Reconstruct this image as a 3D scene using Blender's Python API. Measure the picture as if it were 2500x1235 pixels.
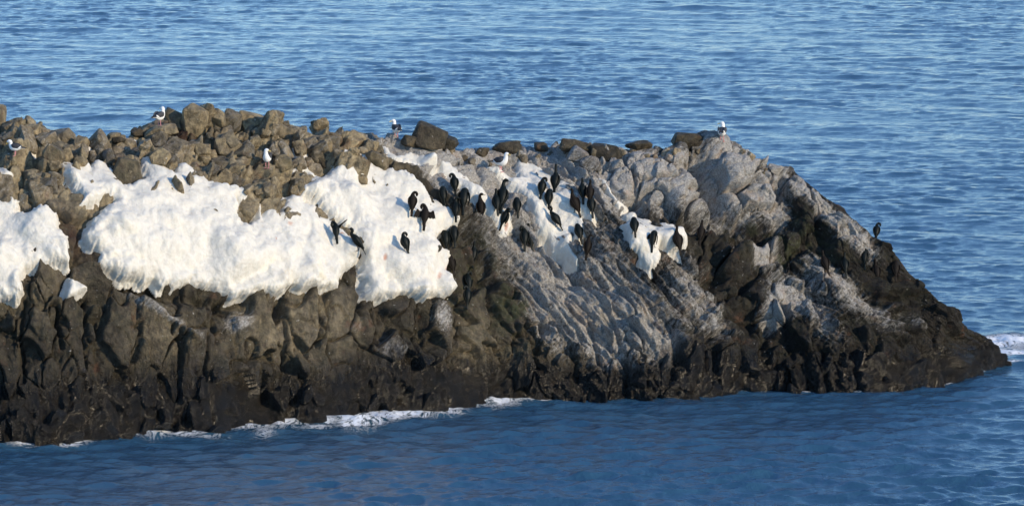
import bpy, math, random
import numpy as np
from mathutils import Vector, Matrix

random.seed(11)
RNG = np.random.default_rng(11)
scene = bpy.context.scene
for o in list(bpy.data.objects):
    bpy.data.objects.remove(o)
COL = scene.collection

# ------------------------------------------------------------------ camera, light, exposure
W, H = 2500.0, 1235.0            # the photograph's own pixel grid, used to read off directions
FPX = 13102.0                    # focal length in those pixels (about 189 mm on full frame)
PITCH = math.radians(7.0)
CAM = np.array([0.0, -120.0, 17.7])
cam = bpy.data.cameras.new('camera')
cam.sensor_width = 36.0
cam.lens = 36.0 * FPX / W
cam.clip_start = 1.0
cam.clip_end = 20000.0
camo = bpy.data.objects.new('camera', cam)
COL.objects.link(camo)
camo.location = CAM
camo.rotation_euler = (math.pi / 2 - PITCH, 0, 0)
scene.camera = camo

SUN_AZ = math.radians(54)        # to the right of straight behind the camera
SUN_EL = math.radians(19)
sun_dir = Vector((math.sin(SUN_AZ) * math.cos(SUN_EL), -math.cos(SUN_AZ) * math.cos(SUN_EL), math.sin(SUN_EL)))
world = bpy.data.worlds.new('World')
scene.world = world
world.use_nodes = True
wt = world.node_tree
sky = wt.nodes.new('ShaderNodeTexSky')
sky.sky_type = 'NISHITA'
sky.sun_disc = False
sky.sun_elevation = SUN_EL
sky.sun_rotation = math.pi - SUN_AZ
sky.altitude = 0
sky.air_density = 1.0
sky.dust_density = 0.05
sky.ozone_density = 5.0
bg = wt.nodes['Background']
bg.inputs['Strength'].default_value = 0.15
wt.links.new(sky.outputs[0], bg.inputs['Color'])
sun = bpy.data.lights.new('sun', 'SUN')
sun.energy = 2.25
sun.angle = math.radians(0.5)
sun.color = (1.0, 0.82, 0.57)
suno = bpy.data.objects.new('sun', sun)
COL.objects.link(suno)
suno.rotation_euler = (-sun_dir).to_track_quat('-Z', 'Y').to_euler()
vs = scene.view_settings
vs.view_transform = 'Standard'
vs.look = 'None'
vs.exposure = 0.85
vs.gamma = 1.0
vs.use_curve_mapping = False

# ------------------------------------------------------------------ helpers
FWD = np.array([0, math.cos(PITCH), -math.sin(PITCH)])
UP = np.array([0, math.sin(PITCH), math.cos(PITCH)])

def ray(px, py):
    px = np.asarray(px, float); py = np.asarray(py, float)
    x = (px - W / 2) / FPX; y = -(py - H / 2) / FPX
    return np.stack([x, FWD[1] + y * UP[1], FWD[2] + y * UP[2]], -1)

def at_z(px, py, z=0.0):
    d = ray(px, py)
    t = (z - CAM[2]) / d[..., 2]
    return CAM + d * t[..., None]

_perm = np.random.default_rng(5).permutation(512)
_perm = np.concatenate([_perm, _perm, _perm])
_grad = np.random.default_rng(6).normal(size=(512, 3))
_grad /= np.linalg.norm(_grad, axis=1)[:, None]

_rot = np.array(Matrix.Rotation(0.7, 3, 'X') @ Matrix.Rotation(0.5, 3, 'Y') @ Matrix.Rotation(0.9, 3, 'Z'))

def perlin(P):
    P = np.asarray(P, float) @ _rot
    i = np.floor(P).astype(np.int64); f = P - i
    u = f * f * f * (f * (f * 6 - 15) + 10)
    i &= 511
    out = 0
    for dx in (0, 1):
        wx = u[:, 0] if dx else 1 - u[:, 0]
        a = _perm[(i[:, 0] + dx) & 511]
        for dy in (0, 1):
            wy = u[:, 1] if dy else 1 - u[:, 1]
            b = _perm[(a + i[:, 1] + dy) & 511]
            for dz in (0, 1):
                wz = u[:, 2] if dz else 1 - u[:, 2]
                g = _grad[_perm[(b + i[:, 2] + dz) & 511]]
                d = g[:, 0] * (f[:, 0] - dx) + g[:, 1] * (f[:, 1] - dy) + g[:, 2] * (f[:, 2] - dz)
                out = out + wx * wy * wz * d
    return out * 1.6

def fbm(P, octaves=4, gain=0.5, ridged=False):
    s = 0; a = 1.0; P = np.asarray(P, float)
    for k in range(octaves):
        n = perlin(P * (2.03 ** k) + 17.3 * k)
        if ridged:
            n = 1 - 2 * np.abs(n)
        s = s + a * n
        a *= gain
    return s

def sstep(a, b, x):
    t = np.clip((x - a) / (b - a), 0, 1)
    return t * t * (3 - 2 * t)

def tagged(o, label=None, cat=None, group=None, kind=None):
    for k, v in (('label', label), ('category', cat), ('group', group), ('kind', kind)):
        if v:
            o[k] = v
    return o

def mesh_np(name, verts, faces, attrs=None, smooth=True):
    """verts Nx3, faces Mx(3|4) numpy arrays"""
    me = bpy.data.meshes.new(name)
    n = faces.shape[1]
    me.vertices.add(len(verts))
    me.vertices.foreach_set('co', np.asarray(verts, np.float32).ravel())
    me.loops.add(faces.size)
    me.loops.foreach_set('vertex_index', faces.astype(np.int32).ravel())
    me.polygons.add(len(faces))
    me.polygons.foreach_set('loop_start', np.arange(0, faces.size, n, dtype=np.int32))
    me.polygons.foreach_set('use_smooth', np.full(len(faces), smooth, dtype=bool))
    me.update(calc_edges=True)
    for k, v in (attrs or {}).items():
        a = me.attributes.new(k, 'FLOAT', 'POINT')
        a.data.foreach_set('value', np.asarray(v, np.float32).ravel())
    return me

def link(name, me, mat=None, parent=None):
    o = bpy.data.objects.new(name, me)
    COL.objects.link(o)
    if mat is not None and len(me.materials) == 0:
        me.materials.append(mat)
    if parent is not None:
        o.parent = parent
    return o

def grid_faces(nr, nc):
    r = np.arange(nr - 1)[:, None] * nc + np.arange(nc - 1)[None, :]
    return np.stack([r, r + 1, r + nc + 1, r + nc], -1).reshape(-1, 4)

def seg_dist(px, py, pts, closed=False):
    pts = np.asarray(pts, float)
    n = len(pts)
    best = np.full(px.shape, 1e9)
    for k in range(n if closed else n - 1):
        a = pts[k]; b = pts[(k + 1) % n]
        d = b - a; L = max(d @ d, 1e-9)
        t = np.clip(((px - a[0]) * d[0] + (py - a[1]) * d[1]) / L, 0, 1)
        q = (px - a[0] - t * d[0]) ** 2 + (py - a[1] - t * d[1]) ** 2
        best = np.minimum(best, q)
    return np.sqrt(best)

def inside(px, py, pts):
    pts = np.asarray(pts, float)
    c = np.zeros(px.shape, bool)
    n = len(pts)
    for k in range(n):
        x0, y0 = pts[k]; x1, y1 = pts[(k + 1) % n]
        if y0 == y1:
            continue
        m = ((y0 > py) != (y1 > py)) & (px < (x1 - x0) * (py - y0) / (y1 - y0) + x0)
        c ^= m
    return c

# ------------------------------------------------------------------ materials
class NT:
    def __init__(self, name):
        self.m = bpy.data.materials.new(name)
        self.m.use_nodes = True
        self.t = self.m.node_tree
        self.b = self.t.nodes['Principled BSDF']
        self.out = self.t.nodes['Material Output']
    def n(self, typ, **kw):
        nd = self.t.nodes.new(typ)
        for k, v in kw.items():
            setattr(nd, k, v)
        return nd
    def set(self, sock, v):
        if isinstance(v, bpy.types.NodeSocket):
            self.t.links.new(v, sock)
        elif isinstance(v, tuple) and len(v) == 3 and sock.type == 'RGBA':
            sock.default_value = (*v, 1)
        else:
            sock.default_value = v
    def math(self, op, a, b=0.0, c=None, clamp=False):
        nd = self.n('ShaderNodeMath', operation=op, use_clamp=clamp)
        self.set(nd.inputs[0], a); self.set(nd.inputs[1], b)
        if c is not None:
            self.set(nd.inputs[2], c)
        return nd.outputs[0]
    def mix(self, f, a, b, blend='MIX'):
        nd = self.n('ShaderNodeMix', data_type='RGBA', blend_type=blend)
        self.set(nd.inputs[0], f); self.set(nd.inputs[6], a); self.set(nd.inputs[7], b)
        return nd.outputs[2]
    def fmix(self, f, a, b):
        nd = self.n('ShaderNodeMix', data_type='FLOAT')
        self.set(nd.inputs[0], f); self.set(nd.inputs[2], a); self.set(nd.inputs[3], b)
        return nd.outputs[0]
    def attr(self, name):
        nd = self.n('ShaderNodeAttribute', attribute_name=name)
        return nd.outputs['Fac']
    def pos(self, scale=(1, 1, 1), rot=(0, 0, 0)):
        g = self.n('ShaderNodeNewGeometry')
        mp = self.n('ShaderNodeMapping')
        self.t.links.new(g.outputs['Position'], mp.inputs['Vector'])
        mp.inputs['Scale'].default_value = scale
        mp.inputs['Rotation'].default_value = rot
        return mp.outputs[0]
    def noise(self, vec, scale, detail=5.0, rough=0.55, dist=0.0):
        nd = self.n('ShaderNodeTexNoise')
        self.t.links.new(vec, nd.inputs['Vector'])
        nd.inputs['Scale'].default_value = scale
        nd.inputs['Detail'].default_value = detail
        nd.inputs['Roughness'].default_value = rough
        nd.inputs['Distortion'].default_value = dist
        return nd.outputs['Fac']
    def step(self, v, a, b, lo=0.0, hi=1.0):
        nd = self.n('ShaderNodeMapRange', interpolation_type='SMOOTHSTEP')
        self.set(nd.inputs[0], v)
        nd.inputs[1].default_value = a; nd.inputs[2].default_value = b
        nd.inputs[3].default_value = lo; nd.inputs[4].default_value = hi
        return nd.outputs[0]
    def bump(self, h, dist, strength=1.0, normal=None):
        nd = self.n('ShaderNodeBump')
        nd.inputs['Distance'].default_value = dist
        nd.inputs['Strength'].default_value = strength
        self.t.links.new(h, nd.inputs['Height'])
        if normal is not None:
            self.t.links.new(normal, nd.inputs['Normal'])
        return nd.outputs[0]

def rock_material(name, guano=None, tan=None, wet=None, soil=None, green=None):
    """None: read from the vertex attribute of that name; a number: constant"""
    k = NT(name)
    A = {n: (k.attr(n) if v is None else v) for n, v in
         (('guano', guano), ('tan', tan), ('wet', wet), ('soil', soil), ('green', green))}
    p = k.pos()
    # grain that follows the dipping beds: stretched along a line falling to the right
    pg = k.pos(scale=(1.0, 1.0, 1.0), rot=(0, math.radians(45), 0))
    mp = k.n('ShaderNodeMapping')
    k.t.links.new(pg, mp.inputs['Vector'])
    mp.inputs['Scale'].default_value = (0.13, 1.0, 1.0)
    grain = k.noise(mp.outputs[0], 13.0, 8, 0.7, 0.3)
    n1 = k.noise(p, 0.9, 6, 0.6, 0.4)
    n2 = k.noise(p, 5.5, 7, 0.68, 0.2)
    n3 = k.noise(p, 26.0, 5, 0.7)
    pv = k.pos(scale=(1.0, 1.0, 0.22))
    nv = k.noise(pv, 6.0, 6, 0.65, 0.3)
    dark = k.mix(k.step(n2, 0.32, 0.68), (0.005, 0.0047, 0.0045), (0.030, 0.026, 0.0212))
    dark = k.mix(k.step(n1, 0.42, 0.66, 0, 0.5), dark, (0.066, 0.053, 0.038))
    tanc = k.mix(k.step(n2, 0.3, 0.7), (0.17, 0.14, 0.095), (0.52, 0.425, 0.265))
    tanc = k.mix(k.step(n1, 0.5, 0.75, 0, 0.7), tanc, (0.22, 0.20, 0.175))
    c = k.mix(A['tan'], dark, tanc)
    c = k.mix(0.75, c, k.mix(k.step(nv, 0.3, 0.7), (0.50, 0.50, 0.52), (1.15, 1.12, 1.08)), 'MULTIPLY')
    vo = k.n('ShaderNodeTexVoronoi', feature='F1')
    wv = k.n('ShaderNodeVectorMath', operation='ADD')
    nvec = k.n('ShaderNodeTexNoise'); nvec.inputs['Scale'].default_value = 2.5; nvec.inputs['Detail'].default_value = 3
    k.t.links.new(p, nvec.inputs['Vector'])
    sc_ = k.n('ShaderNodeVectorMath', operation='SCALE'); sc_.inputs['Scale'].default_value = 0.25
    k.t.links.new(nvec.outputs['Color'], sc_.inputs[0])
    k.t.links.new(p, wv.inputs[0]); k.t.links.new(sc_.outputs[0], wv.inputs[1])
    k.t.links.new(wv.outputs[0], vo.inputs['Vector'])
    vo.inputs['Scale'].default_value = 5.5
    # rusty patches
    nr = k.noise(k.pos(), 2.3, 4, 0.6)
    c = k.mix(k.step(nr, 0.60, 0.72, 0, 0.5), c, (0.13, 0.062, 0.035))
    # green algae
    ng = k.noise(k.pos(), 3.1, 4, 0.6, 0.5)
    c = k.mix(k.math('MULTIPLY', A['green'], k.step(ng, 0.42, 0.62)), c, (0.062, 0.07, 0.03))
    # bird lime: grey-white coat that breaks up with the grain
    gsum = k.math('ADD', k.math('MULTIPLY', k.math('SUBTRACT', grain, 0.5), 1.8),
                  k.math('MULTIPLY', k.math('SUBTRACT', n2, 0.5), 0.5))
    gsum = k.math('ADD', gsum, k.math('MULTIPLY', k.math('SUBTRACT', n1, 0.5), 0.5))
    gm = k.math('ADD', A['guano'], k.math('MULTIPLY', gsum, k.math('ADD', k.math('MULTIPLY', A['guano'], 0.8), 0.28)))
    gmask = k.step(gm, 0.26, 0.74)
    gcol = k.mix(k.step(n3, 0.3, 0.7), (0.26, 0.245, 0.225), (0.56, 0.53, 0.485))
    gcol = k.mix(k.step(nr, 0.52, 0.68, 0, 0.30), gcol, (0.42, 0.27, 0.17))
    c = k.mix(gmask, c, gcol)
    drop = k.noise(p, 13.0, 2, 0.5)
    c = k.mix(k.step(drop, 0.71, 0.76, 0, 0.5), c, (0.62, 0.60, 0.56))
    # soil
    c = k.mix(k.math('MULTIPLY', A['soil'], k.step(n2, 0.3, 0.5)), c, (0.055, 0.03, 0.02))
    # splash zone
    wn = k.math('ADD', A['wet'], k.math('MULTIPLY', k.math('SUBTRACT', nv, 0.5), 0.7))
    wm = k.step(wn, 0.25, 0.7)
    weed = k.mix(k.step(n2, 0.4, 0.62), (0.005, 0.0045, 0.004), (0.022, 0.0165, 0.010))
    c = k.mix(k.math('MULTIPLY', wm, 0.95), c, weed)
    oi = k.n('ShaderNodeObjectInfo')
    if guano is not None:
        c = k.mix(1.0, c, k.mix(oi.outputs['Random'], (0.62, 0.64, 0.68), (1.35, 1.28, 1.16)), 'MULTIPLY')
    k.set(k.b.inputs['Base Color'], c)
    r = k.fmix(wm, k.fmix(gmask, 0.72, 0.9), k.math('ADD', 0.06, k.math('MULTIPLY', n3, 0.32)))
    k.set(k.b.inputs['Roughness'], r)
    k.set(k.b.inputs['Specular IOR Level'], k.fmix(wm, 0.3, 0.55))
    hgt = k.math('ADD', k.math('MULTIPLY', n2, 1.0), k.math('MULTIPLY', n3, 0.35))
    hgt = k.math('ADD', hgt, k.math('MULTIPLY', grain, k.math('ADD', 0.3, k.math('MULTIPLY', A['guano'], 0.35))))
    hgt = k.math('ADD', hgt, k.math('MULTIPLY', k.math('MULTIPLY', nv, wm), 0.6))
    hgt = k.math('ADD', hgt, k.math('MULTIPLY', k.math('MULTIPLY', k.noise(p, 42.0, 3, 0.6), wm), 0.5))
    hgt = k.math('SUBTRACT', hgt, k.math('MULTIPLY', vo.outputs['Distance'], 0.28))
    k.set(k.b.inputs['Normal'], k.bump(hgt, 0.13))
    return k.m

def ice_material(name, stain=0.0, snow=0.0):
    k = NT(name)
    p = k.pos()
    n1 = k.noise(p, 1.7, 5, 0.6, 0.6)
    n2 = k.noise(p, 9.0, 6, 0.65)
    n3 = k.noise(p, 45.0, 4, 0.7)
    pv = k.pos(scale=(1, 1, 0.35))
    n4 = k.noise(pv, 4.0, 6, 0.7, 0.8)
    c = k.mix(k.step(n2, 0.3, 0.7), (0.62, 0.585, 0.51), (0.71, 0.68, 0.61))
    c = k.mix(k.math('MULTIPLY', k.step(n1, 0.54, 0.72), k.math('ADD', 0.25, k.math('MULTIPLY', k.attr('stain'), 0.7))), c, (0.82, 0.74, 0.56))
    st = k.math('ADD', k.attr('stain'), k.math('MULTIPLY', k.math('SUBTRACT', n4, 0.5), 1.0))
    c = k.mix(k.step(st, 0.52, 0.95, 0, 0.65), c, (0.50, 0.38, 0.22))
    rd = k.math('ADD', k.attr('rust'), k.math('MULTIPLY', k.math('SUBTRACT', n4, 0.5), 1.4))
    c = k.mix(k.step(rd, 0.5, 1.0, 0, 0.85), c, (0.42, 0.16, 0.08))
    k.set(k.b.inputs['Base Color'], c)
    k.set(k.b.inputs['Roughness'], 0.55)
    k.set(k.b.inputs['Specular IOR Level'], 0.35)
    k.set(k.b.inputs['Subsurface Weight'], 0.25)
    k.b.inputs['Subsurface Radius'].default_value = (0.05, 0.06, 0.07)
    k.set(k.b.inputs['Subsurface Scale'], 0.6)
    h = k.math('ADD', n2, k.math('MULTIPLY', n3, 0.2))
    k.set(k.b.inputs['Normal'], k.bump(h, 0.035))
    return k.m

def water_material():
    k = NT('sea_water')
    p = k.pos()
    n1 = k.noise(p, 3.2, 5, 0.62, 0.3)
    n2 = k.noise(p, 11.0, 4, 0.6)
    foam = k.attr('foam')
    pf = k.pos(scale=(1.0, 0.55, 1.0))
    nf = k.noise(pf, 2.6, 8, 0.72, 1.4)
    nf2 = k.noise(pf, 9.0, 6, 0.7, 0.8)
    lace = k.math('ABSOLUTE', k.math('SUBTRACT', nf, 0.5))
    lace = k.math('SUBTRACT', 1.0, k.math('MULTIPLY', lace, 7.0), clamp=True)
    fm = k.math('ADD', k.math('MULTIPLY', lace, 0.80), k.math('MULTIPLY', nf2, 0.55))
    fm = k.math('MULTIPLY', fm, k.math('ADD', foam, 0.0))
    mask = k.step(fm, 0.34, 0.72)
    base = k.mix(k.step(foam, 0.1, 0.9, 0, 0.7), (0.028, 0.085, 0.150), (0.03, 0.085, 0.11))
    c = k.mix(mask, base, (0.80, 0.82, 0.84))
    k.set(k.b.inputs['Base Color'], c)
    k.set(k.b.inputs['Roughness'], k.fmix(mask, 0.15, 0.8))
    k.set(k.b.inputs['IOR'], 1.36)
    h = k.math('ADD', k.math('MULTIPLY', n1, 0.6), k.math('MULTIPLY', n2, 0.25))
    h = k.math('ADD', h, k.math('MULTIPLY', mask, 0.4))
    k.set(k.b.inputs['Normal'], k.bump(h, 0.07))
    return k.m

def plain(name, col, rough=0.5, spec=0.4, var=0.25, sheen=None):
    k = NT(name)
    n = k.noise(k.pos(), 38.0, 4, 0.6)
    d = tuple(x * (1 - var) for x in col)
    l = tuple(min(1, x * (1 + var)) for x in col)
    c = k.mix(k.step(n, 0.3, 0.7), d, l)
    k.set(k.b.inputs['Base Color'], c)
    k.set(k.b.inputs['Roughness'], rough)
    k.set(k.b.inputs['Specular IOR Level'], spec)
    k.set(k.b.inputs['Normal'], k.bump(n, 0.006))
    return k.m

M_ROCK = rock_material('islet_rock')
M_TAN = rock_material('tan_stone', 0.16, 0.9, 0.0, 0.0, 0.1)
M_BROWN = rock_material('brown_stone', 0.16, 0.6, 0.0, 0.0, 0.25)
M_DARK = rock_material('dark_stone', 0.14, 0.18, 0.0, 0.0, 0.1)
M_GTAN = rock_material('grey_tan_stone', 0.36, 0.62, 0.0, 0.0, 0.05)
M_GREY = rock_material('limed_stone', 0.62, 0.2, 0.0, 0.0, 0.05)
M_ICE = ice_material('spray_ice')
M_WATER = water_material()

# ------------------------------------------------------------------ the islet: outline, slopes
RIDGE = [(-900, 620), (-700, 430), (-400, 330), (-200, 300), (0, 290), (60, 305), (120, 325), (170, 348), (215, 356), (270, 356), (320, 340), (380, 318),
         (430, 296), (490, 290), (530, 292), (580, 288), (640, 300), (700, 313), (770, 322), (800, 324), (860, 334), (930, 342),
         (980, 350), (1040, 345), (1095, 352), (1140, 382), (1180, 385), (1230, 378), (1270, 376), (1310, 372), (1360, 362), (1430, 362),
         (1500, 368), (1560, 364), (1600, 370), (1640, 366), (1680, 362), (1720, 356), (1760, 350), (1825, 368), (1860, 404), (1920, 424),
         (1960, 446), (2010, 484), (2060, 514), (2090, 547), (2120, 574), (2170, 610), (2230, 676), (2290, 738), (2350, 800),
         (2395, 820), (2425, 846), (2444, 878), (2455, 890), (2475, 895)]
WLINE = [(-900, 1140), (-400, 1105), (0, 1080), (120, 1086), (220, 1076), (300, 1066), (400, 1058), (540, 1054), (590, 1036), (660, 1030), (800, 1026), (840, 1012),
         (960, 1004), (1100, 996), (1200, 976), (1300, 974), (1500, 972), (1640, 972), (1760, 964), (1900, 952), (2000, 956), (2100, 955), (2180, 948),
         (2250, 937), (2330, 931), (2350, 912), (2400, 904), (2440, 890), (2475, 894)]
SLOPES = [(-600, 1050, 76), (-600, 800, 70), (-600, 500, 40), (-300, 1050, 78), (-300, 700, 60), (-300, 400, 30), (0, 1050, 74), (0, 900, 78), (0, 760, 70), (0, 640, 50), (0, 540, 48), (80, 450, 56), (0, 370, 26), (60, 310, 28),
          (200, 1000, 75), (200, 850, 78), (200, 740, 65), (200, 600, 50), (200, 480, 42), (200, 385, 18), (200, 355, 14),
          (400, 1000, 76), (400, 800, 74), (400, 680, 60), (400, 560, 48), (400, 450, 40), (400, 360, 13), (430, 300, 40),
          (600, 1000, 78), (600, 800, 74), (600, 700, 62), (600, 580, 48), (620, 500, 50), (600, 420, 30), (600, 350, 18), (600, 300, 28),
          (800, 980, 76), (800, 800, 72), (800, 660, 55), (800, 540, 42), (800, 440, 27), (800, 370, 20), (800, 325, 26),
          (1000, 960, 76), (1000, 820, 74), (1000, 700, 62), (1000, 580, 48), (1000, 470, 36), (1000, 400, 28), (1000, 345, 28),
          (1200, 950, 76), (1200, 820, 62), (1200, 680, 48), (1200, 560, 42), (1200, 450, 36), (1200, 390, 25),
          (1400, 940, 74), (1400, 820, 58), (1400, 680, 47), (1400, 560, 42), (1400, 450, 38), (1400, 370, 25),
          (1600, 940, 74), (1600, 830, 62), (1600, 680, 50), (1600, 570, 36), (1600, 480, 58), (1600, 390, 38),
          (1800, 930, 72), (1800, 800, 55), (1800, 660, 45), (1800, 570, 38), (1800, 480, 60), (1800, 380, 48),
          (2000, 930, 70), (2000, 820, 52), (2000, 680, 45), (2000, 560, 50), (2000, 500, 45),
          (2200, 920, 60), (2200, 800, 48), (2200, 700, 46), (2330, 890, 62), (2400, 870, 66)]

def catmull(pts, x):
    pts = np.array(pts, float)
    X, Y = pts[:, 0], pts[:, 1]
    m = np.gradient(Y, X)
    k = np.clip(np.searchsorted(X, x) - 1, 0, len(X) - 2)
    h = X[k + 1] - X[k]; t = (x - X[k]) / h
    return ((2 * t ** 3 - 3 * t ** 2 + 1) * Y[k] + (t ** 3 - 2 * t ** 2 + t) * h * m[k] +
            (-2 * t ** 3 + 3 * t ** 2) * Y[k + 1] + (t ** 3 - t ** 2) * h * m[k + 1])

PX0, PX1, DPX = -800.0, 2470.0, 2.4
NC = int((PX1 - PX0) / DPX) + 1
pxs = PX0 + np.arange(NC) * DPX
wl = np.interp(pxs, *np.array(WLINE, float).T)
ks = np.exp(-0.5 * (np.arange(-8, 9) / 3.0) ** 2); ks /= ks.sum()
wl = np.convolve(np.pad(wl, 8, mode='edge'), ks, 'valid')
rg = np.interp(pxs, *np.array(RIDGE, float).T)
rg = np.convolve(np.pad(rg, 8, mode='edge'), ks, 'valid')
rg = np.minimum(rg, wl - 6)
rg += 5.0 * fbm(np.stack([pxs / 34, pxs * 0, pxs * 0 + 3], -1), 3)
NU, NF, NB = 12, 300, 36            # rows under water, on the seen face, behind the ridge
v = np.linspace(0, 1, NF)
PXG = np.repeat(pxs[None, :], NF, 0)
PYG = wl[None, :] + (rg - wl)[None, :] * v[:, None]

# slope angle at every grid point (smooth blend of the control points)
sl = np.array(SLOPES, float)
step_r, step_c = 10, 12
ri = np.arange(0, NF, step_r); ci = np.arange(0, NC, step_c)
gx = PXG[np.ix_(ri, ci)]; gy = PYG[np.ix_(ri, ci)]
wsum = 0; tsum = 0
for x, y, a in sl:
    q = ((gx - x) / 1.35) ** 2 + (gy - y) ** 2
    w_ = 1 / (q + 30 ** 2) ** 1.9
    wsum = wsum + w_; tsum = tsum + w_ * a
th = tsum / wsum
tmp = np.array([np.interp(pxs, pxs[ci], r) for r in th])
TH = np.array([np.interp(np.arange(NF), ri, tmp[:, c]) for c in range(NC)]).T
TH = np.radians(TH)

D = ray(PXG, PYG)
BASE = np.zeros((NF, NC, 3))
P0 = at_z(pxs, wl)
BASE[0] = P0
for r in range(1, NF):
    tn = np.tan(TH[r])
    d = D[r]
    pr = BASE[r - 1]
    t = ((pr[:, 2] - CAM[2]) - tn * (pr[:, 1] - CAM[1])) / (d[:, 2] - tn * d[:, 1])
    BASE[r] = CAM + d * t[:, None]
# smooth depth along the length so that neighbouring columns agree
# (recomputed along the same rays so the outline stays put)
Yd = BASE[:, :, 1]
kk = np.exp(-0.5 * (np.arange(-24, 25) / 9.0) ** 2); kk /= kk.sum()
Yd = np.apply_along_axis(lambda a: np.convolve(np.pad(a, 24, mode='edge'), kk, 'valid'), 1, Yd)
kw = np.exp(-0.5 * (np.arange(-130, 131) / 42.0) ** 2); kw /= kw.sum()
pyr = np.arange(150.0, 1200.0, 5.0)
Yr = np.zeros((len(pyr), NC))
for c in range(NC):
    yy = PYG[::-1, c]; Yc = Yd[::-1, c]
    q = np.interp(pyr, yy, Yc)
    q = np.where(pyr < yy[0], Yc[0] + (yy[0] - pyr) * 0.012, q)
    q = np.where(pyr > yy[-1], Yc[-1] - (pyr - yy[-1]) * 0.003, q)
    Yr[:, c] = q
Yr = np.apply_along_axis(lambda a: np.convolve(np.pad(a, 130, mode='edge'), kw, 'valid'), 1, Yr)
kv = np.exp(-0.5 * (np.arange(-6, 7) / 2.5) ** 2); kv /= kv.sum()
Yr = np.apply_along_axis(lambda a: np.convolve(np.pad(a, 6, mode='reflect', reflect_type='odd'), kv, 'valid'), 0, Yr)
Yw = np.stack([np.interp(PYG[:, c], pyr, Yr[:, c]) for c in range(NC)], 1)
Yw = np.where(pxs[None, :] > 2250, Yd, Yw)
wv_ = sstep(0.0, 0.38, v)[:, None] * (1 - sstep(1900, 2250, pxs))[None, :]
Yd = Yd * (1 - wv_) + Yw * wv_
t = (Yd - CAM[1]) / D[:, :, 1]
BASE = CAM + D * t[:, :, None]
# under water and the far side
under = np.zeros((NU, NC, 3))
for k in range(NU):
    f = (NU - k) / NU
    under[k] = BASE[0] + np.array([0, -0.35, -1.5])[None] * f + np.array([0, 0, 0])
back = np.zeros((NB, NC, 3))
ztop = BASE[-1, :, 2]
for k in range(NB):
    f = (k + 1) / NB
    back[k] = BASE[-1]
    back[k, :, 1] += (0.5 + 0.55 * np.maximum(ztop, 0.1)) * f
    back[k, :, 2] = ztop + 0.05 * math.sin(f * 6) - (ztop + 1.5) * f ** 1.7
ALL = np.concatenate([under, BASE, back], 0)
NR = NU + NF + NB
PYA = np.concatenate([np.repeat(wl[None], NU, 0) + np.arange(NU, 0, -1)[:, None] * 4.0, PYG,
                      np.repeat(rg[None], NB, 0) - np.arange(1, NB + 1)[:, None] * 6.0], 0)
PXA = np.repeat(pxs[None, :], NR, 0)
# normals of the smooth form
du = np.gradient(ALL, axis=1); dv = np.gradient(ALL, axis=0)
N0 = np.cross(du, dv)
N0 /= np.linalg.norm(N0, axis=2)[:, :, None] + 1e-9
for _ in range(3):
    N0[1:-1] = (N0[:-2] + N0[1:-1] * 2 + N0[2:]) / 4
N0 /= np.linalg.norm(N0, axis=2)[:, :, None] + 1e-9
SL = np.concatenate([np.zeros((1, NC)), np.cumsum(np.linalg.norm(np.diff(ALL, axis=0), axis=2), 0)], 0)
XL = ALL[:, :, 0]

# ------------------------------------------------------------------ jointing: blocks of rock with cracks between
def zone(px, py):
    """(short half-width m, aspect, direction of the long axis in degrees in the picture plane, relief)"""
    w = np.interp(px, *np.array(WLINE, float).T)
    if py > w - 110:
        return (0.24, 2.0, random.gauss(88, 12), 1.0)
    if px < 1130:
        if py < 470 and px < 950:
            return (0.24, 1.7, random.uniform(60, 150), 1.6)
        if py > 700:
            return (0.34 * math.exp(random.gauss(0, 0.35)), random.uniform(1.8, 4.2), random.gauss(98, 12), 1.15)
        if py < 470:
            return (0.3, 1.8, random.gauss(140, 12), 0.7)
        return (0.42, 1.4, random.gauss(110, 25), 0.7)
    if px < 1690:
        if py < 540 and px > 1450:
            return (0.50, 1.3, random.gauss(30, 40), 0.95)
        if py < 400:
            return (0.3, 1.6, random.gauss(150, 20), 0.8)
        if py > 800:
            return (0.22, 3.0, random.gauss(118, 8), 1.0)
        return (0.20, 6.0, random.gauss(134, 4), 0.8)
    if py < 560 and px < 1900:
        return (0.50, 1.3, random.gauss(130, 30), 1.0)
    if px > 1950:
        return (0.26, 2.8, random.gauss(136, 9), 0.9)
    return (0.30, 1.8, random.gauss(130, 20), 1.25)

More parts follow.
